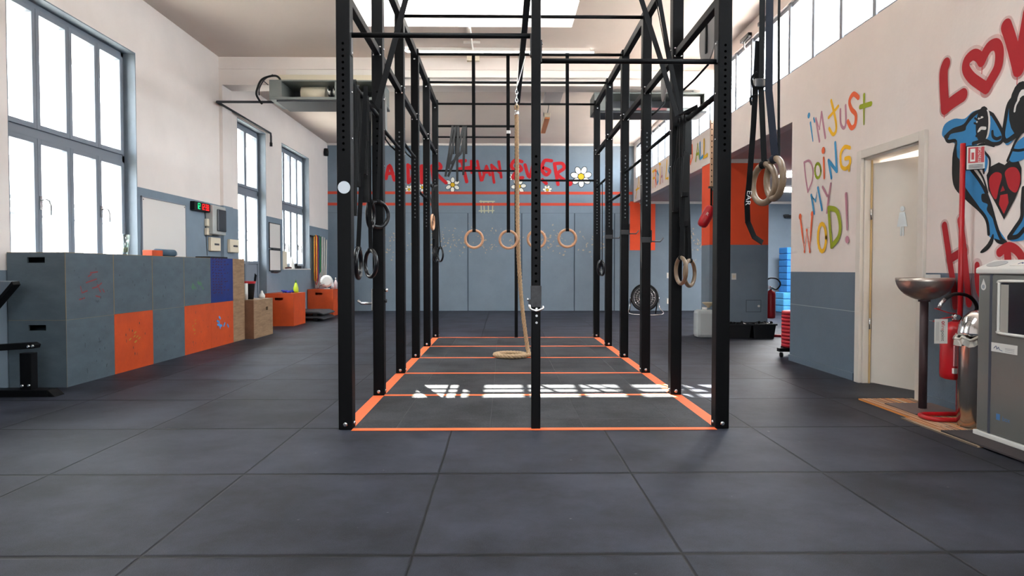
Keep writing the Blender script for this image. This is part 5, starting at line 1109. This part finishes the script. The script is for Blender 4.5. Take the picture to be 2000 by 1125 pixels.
nt.links.new(tc.outputs['Object'], mp.inputs[0]); nt.links.new(mp.outputs[0], n_.inputs['Vector']); nt.links.new(n_.outputs['Fac'], r_.inputs[0]); nt.links.new(r_.outputs[0], b_.inputs['Base Color'])
t = tag(MB().box((2.79, 3.95, .0), (3.29, 4.72, .010), m_).build('striped_mat'), 'orange striped doormat under the steel bin, nearer one', 'doormat')
t = tag(MB().box((2.80, 3.35, .0105), (3.28, 4.30, .022), mat('dark_mat', '3a3334', .9, bump=.3)).build('dark_mat', None, .003), 'dark brown rubber mat under the grey recycling cabinet', 'doormat')
# basin stand
c = V((3.105, 4.98, .012))
t = thing('chalk_bowl_stand', c, 'brushed steel bowl on a brown pole and square base by the toilet door', 'bowl stand')
brn = mat('brown_steel', '47383a', .5, .3, var=.1)
box('base_plate', (c.x-.17, c.y-.2, .0125), (c.x+.2, c.y+.2, .022), mat('base_plate_brown', '6a5753', .6), t, .002)
MB().cyl((c.x, c.y, .022), (c.x, c.y, .815), .028, brn, 24).cyl((c.x, c.y, .81), (c.x, c.y, .826), .04, brn, 24).build('pole', t)
prof = [(max(.02, .19*cos(k*pi/20)), .985-.165*sin(k*pi/20)) for k in range(10, -1, -1)] + [(.184*cos(k*pi/20), .986-.155*sin(k*pi/20)) for k in range(0, 10)]
MB().lathe((c.x, c.y, 0), prof, mat('brushed_steel', 'c0b4aa', .38, 1, var=.12, vscale=3, stretch=(1, 1, .2)), 48).build('bowl', t)
q = box('chalk_block', (c.x+.04, c.y-.0, .90), (c.x+.12, c.y+.06, 1.01), plasticw, None, .004); tag(q, 'white chalk block standing in the steel bowl', 'chalk')
# extinguisher stand
X_ = 3.17; Ye = 4.72
t = thing('extinguisher_stand', (X_, Ye, .012), 'red tubular stand with tall pole and sign for the fire extinguisher', 'stand')
bz = .03
MB().tube(smooth([(3.25, Ye+.02, bz), (3.06, Ye+.02, bz), (2.94, Ye+.01, bz), (2.91, Ye-.06, bz), (2.94, Ye-.15, bz), (3.06, Ye-.17, bz), (3.25, Ye-.17, bz)], 6), .015, red, 12).build('base_loop', t)
pt = atY(1881, 280, Ye+.02)
px_ = pt.x
MB().cyl((px_, Ye+.02, bz), (px_, Ye+.02, pt.z), .017, red, 14).tube([(px_, Ye+.02, bz), (3.2, Ye+.02, bz)], .015, red, 10).build('pole', t)
sg = thing  # sign plate parallel to the wall side, facing the camera side
sa, sb_ = atY(1886, 285, Ye-.02), atY(1907, 330, Ye-.02)
ud = V((.8, -.55, 0)).normalized()   # plate direction
base = V((px_+.01, Ye, 0)); wS = .115; z0_, z1_ = sb_.z-.005, sa.z+.0
pl_ = MB().prism([base+V((0, 0, z0_)), base+ud*wS+V((0, 0, z0_)), base+ud*wS+V((0, 0, z1_)), base+V((0, 0, z1_))], (.002, .004, 0), plasticw); plo = pl_.build('sign_plate', t)
n_s = ud.cross(V((0, 0, 1))); 
def SP(u, v, o=.002): return base + ud*(u*wS) + V((0, 0, z0_+(z1_-z0_)*v)) + n_s*o
m = MB(); m.face([SP(.1, .28), SP(.9, .28), SP(.9, .94), SP(.1, .94)], red); m.face([SP(.2, .34, .003), SP(.45, .34, .003), SP(.45, .88, .003), SP(.2, .88, .003)], plasticw)
m.face([SP(.26, .42, .0035), SP(.40, .42, .0035), SP(.40, .72, .0035), SP(.26, .72, .0035)], red); text_bits(m, 'ESTINTORE', plasticw, SP(.68, .6, .002), (0, 0, 1), -ud if True else ud, .024)
for k in range(3): m.face([SP(.12, .06+k*.06, .003), SP(.85, .06+k*.06, .003), SP(.85, .085+k*.06, .003), SP(.12, .085+k*.06, .003)], unitd)
m.build('sign_print', plo)
m = MB()
for (a, b) in (((0, 0), (1, 0)), ((1, 0), (1, 1)), ((1, 1), (0, 1)), ((0, 1), (0, 0))): m.tube([SP(*a, 0), SP(*b, 0)], .0035, rubber, 6)
m.build('sign_rim', plo)
ce = atY(1861, 738, Ye); ce = V((atY(1864, 700, Ye-.05).x, Ye-.05, ce.z))
e2 = extinguisher(ce, .40, .088, 'large red fire extinguisher with white tag hanging on the red stand', (-1, 0, 0))
m = MB()
ta, tb = atY(1825, 623, Ye-.13), atY(1850, 671, Ye-.13)
m.box((ta.x, Ye-.133, tb.z), (tb.x, Ye-.13, ta.z), plasticw); tg = m.build('paper_tag', e2, .001)
m = MB(); cxm = (ta.x+tb.x)/2; czm = (ta.z+tb.z)/2; Lh = ta.z-tb.z
text_bits(m, 'firepoint', red, (cxm+.008, Ye-.133, czm-.02), (0, 0, -1), (1, 0, 0), .032); m.bm.free(); m = MB()
text_bits(m, 'fire', mat('tag_red', 'c04a4a', .6), (cxm+.012, Ye-.133, czm+.028), (0, 0, -1), (1, 0, 0), .034); text_bits(m, 'point', unitd, (cxm+.012, Ye-.133, czm-.03), (0, 0, -1), (1, 0, 0), .034)
m.lathe((cxm+.012, Ye-.1335, czm+.06), [(.010, 0), (.010, .0008)], red, 14, (0, -1, 0)).lathe((cxm+.012, Ye-.1346, czm+.06), [(.005, 0), (.005, .0004)], plasticw, 12, (0, -1, 0))
for k in range(3): m.box((ta.x+.012+k*.007, Ye-.1342, tb.z+.02), (ta.x+.014+k*.007, Ye-.134, ta.z-.02), mat('fine_print', 'a0a0a0', .7))
m.build('tag_print', tg)
m = MB()
for k in range(5): m.box((ce.x-.06+k*.007, ce.y-.0885+.0, ce.z+.10), (ce.x-.057+k*.007, ce.y-.078, ce.z+.24), mat('print_pale', 'd99a9c', .6))
m.box((ce.x-.062, ce.y-.089, ce.z+.05), (ce.x-.02, ce.y-.07, ce.z+.085), plasticw); m.build('label_print', e2)
MB().box((ce.x-.0, ce.y+.07, ce.z+.28), (px_+.02, Ye+.02, ce.z+.32), red).build('hanging_bracket', e2)
# steel bin
cb = V((3.14, 4.44, .012)); rb = .12
t = thing('pedal_bin', cb, 'shiny steel bin with domed lid and plastic bag beside the grey cabinet', 'bin')
MB().lathe(cb, [(rb*.97, 0), (rb, .01), (rb, .56), (rb*1.02, .575)], mat('polished_steel', 'b9b1a8', .18, 1), 40).build('bin_body', t)
MB().lathe(cb+V((0, 0, .60)), [(rb*1.06, 0), (rb*1.06, .02), (rb*.98, .07), (rb*.8, .12), (rb*.5, .155), (rb*.15, .17)], chrome, 40).build('lid', t)
m = MB(); pts = []
for k in range(37): a = 2*pi*k/36; pts.append(cb+V((cos(a)*(rb*1.12+.012*sin(k*2.3)), sin(a)*(rb*1.12+.012*sin(k*2.3)), .565+.012*sin(k*1.7))))
m.ribbon(pts, .055, .004, (.0, 0, 1), mat('bin_bag_clear', 'cfc9bf', .3, alpha=.85)); m.tube([p_+V((0, 0, .02)) for p_ in pts], .010, MATS['bin_bag_clear'], 6); m.build('bag_rim', t)
# recycling cabinet
CX0, CX1, CY0, CY1 = 2.955, 3.28, 3.45, 4.20
t = thing('recycling_cabinet', ((CX0+CX1)/2, (CY0+CY1)/2, .022), 'tall grey cabinet with white lid and window at the right edge', 'recycling cabinet')
gcab = mat('cabinet_grey', '73736f', .28, .25, var=.03); gcd = mat('cabinet_seam', '3f4450', .4)
box('plinth', (CX0-.012, CY0, .022), (CX1, CY1+.01, .05), plasticw, t, .004)
box('body', (CX0, CY0, .05), (CX1, CY1, 1.02), gcab, t, .012)
box('corner_trim', (CX0-.003, CY1-.125, .052), (CX0+.02, CY1-.105, 1.02), gcd, t, .002)
zl = 1.02
MB().prism([V((CX0-.012, CY1+.01, zl)), V((CX0-.012, CY1+.01, zl+.035)), V((CX0+.10, CY1+.01, zl+.085)), V((CX1, CY1+.01, zl+.085)), V((CX1, CY1+.01, zl))], (0, CY0-CY1-.01, 0), plasticw).build('lid', t, .008)
sl = V((.112, 0, .05)).normalized(); nl = V((-.05, 0, .112)).normalized(); lc = V((CX0+.044, CY1-.10, zl+.06))
m = MB(); m.prism([lc + sl*.042*cos(a) + V((0, 1, 0))*.075*sin(a) + nl*.0015 for a in [2*pi*i/28 for i in range(28)]], nl*.002, mat('opening_grey', 'a4a6a6', .5)); m.build('opening', t)
m = MB(); l2 = V((CX0+.044, CY1-.30, zl+.06)); m.prism([l2 + sl*u*.03 + V((0, v*.06, 0)) + nl*.0015 for u, v in ((-1, -1), (1, -1), (1, 1), (-1, 1))], nl*.0015, white)
m.tube(smooth([l2+sl*-.01+V((0, .02, 0))+nl*.004, l2+sl*.012+V((0, .005, 0))+nl*.004, l2+sl*-.005+V((0, -.005, 0))+nl*.004, l2+sl*.01+V((0, -.02, 0))+nl*.004], 4), .0015, mat('ink_blue', '3a4a7a', .6), 5); m.build('lid_label', t)
# window in main face
def CF(px, py): return atX(px, py, CX0)
wa, wb_ = CF(1953, 549), CF(1953, 651)
yw0, yw1 = 3.55, wa.y; zw0, zw1 = wb_.z, wa.z
box('window_recess', (CX0-.002, yw0, zw0), (CX0+.001, yw1, zw1), mat('dark_window', '23242b', .15), t)
box('inner_panel', (CX0-.0035, yw1-.075, zw0+.01), (CX0-.002, yw1-.012, zw1-.02), mat('inner_cream', 'a39f96', .5), t)
m = MB(); rw = .009
m.tube(smooth([(CX0-.004, yw0, zw1), (CX0-.004, yw1-.03, zw1), (CX0-.004, yw1-.003, zw1-.015), (CX0-.004, yw1, zw1-.05), (CX0-.004, yw1, zw0+.05), (CX0-.004, yw1-.003, zw0+.015), (CX0-.004, yw1-.03, zw0), (CX0-.004, yw0, zw0)], 4), rw, plasticw, 8); m.build('window_rim', t)
a, b = CF(1936, 668), CF(1987, 698)
lb = box('paper_label', (CX0-.0012, b.y, b.z+.012), (CX0, a.y, a.z), plasticw, t)
m = MB()
def lp(u, v): return V((CX0-.0022, a.y+(b.y-a.y)*u, a.z+(b.z+.012-a.z)*v))
m.tube(smooth([lp(.12, .65), lp(.2, .35), lp(.24, .7), lp(.3, .45), lp(.34, .7), lp(.45, .8)], 4), .0015, MATS['ink_blue'], 5)
for v in (.45, .6, .8): m.box(lp(.55, v), lp(.9, v+.05)+V((.0004, 0, 0)), MATS['fine_print'])
m.build('label_writing', lb)
dp = CF(1921.5, 556); m = MB()
m.prism([V((CX0-.001, dp.y + x_, dp.z + z_)) for x_, z_ in [(0, .038)] + [(.022*cos(a_), -.012+.022*sin(a_)) for a_ in [R(40)-R(260)*k/14 for k in range(15)]]], (-.001, 0, 0), plasticw)
m.prism([V((CX0-.0022, dp.y + .013*cos(a_), dp.z-.012+.013*sin(a_))) for a_ in [2*pi*k/14 for k in range(14)]], (-.0004, 0, 0), mat('logo_grey', '9aa0a6', .5)); m.build('drop_logo', t)
lg = CF(1958, 818); m = MB(); bl_ = mat('logo_blue', '4a7fb5', .5); m.box((CX0-.0014, lg.y+.02, lg.z-.015), (CX0-.0002, lg.y+.05, lg.z+.022), bl_); text_bits(m, 'box', bl_, (CX0-.0005, lg.y-.03, lg.z-.0), (0, -1, 0), (0, 0, 1), .04); m.build('blue_logo', t)
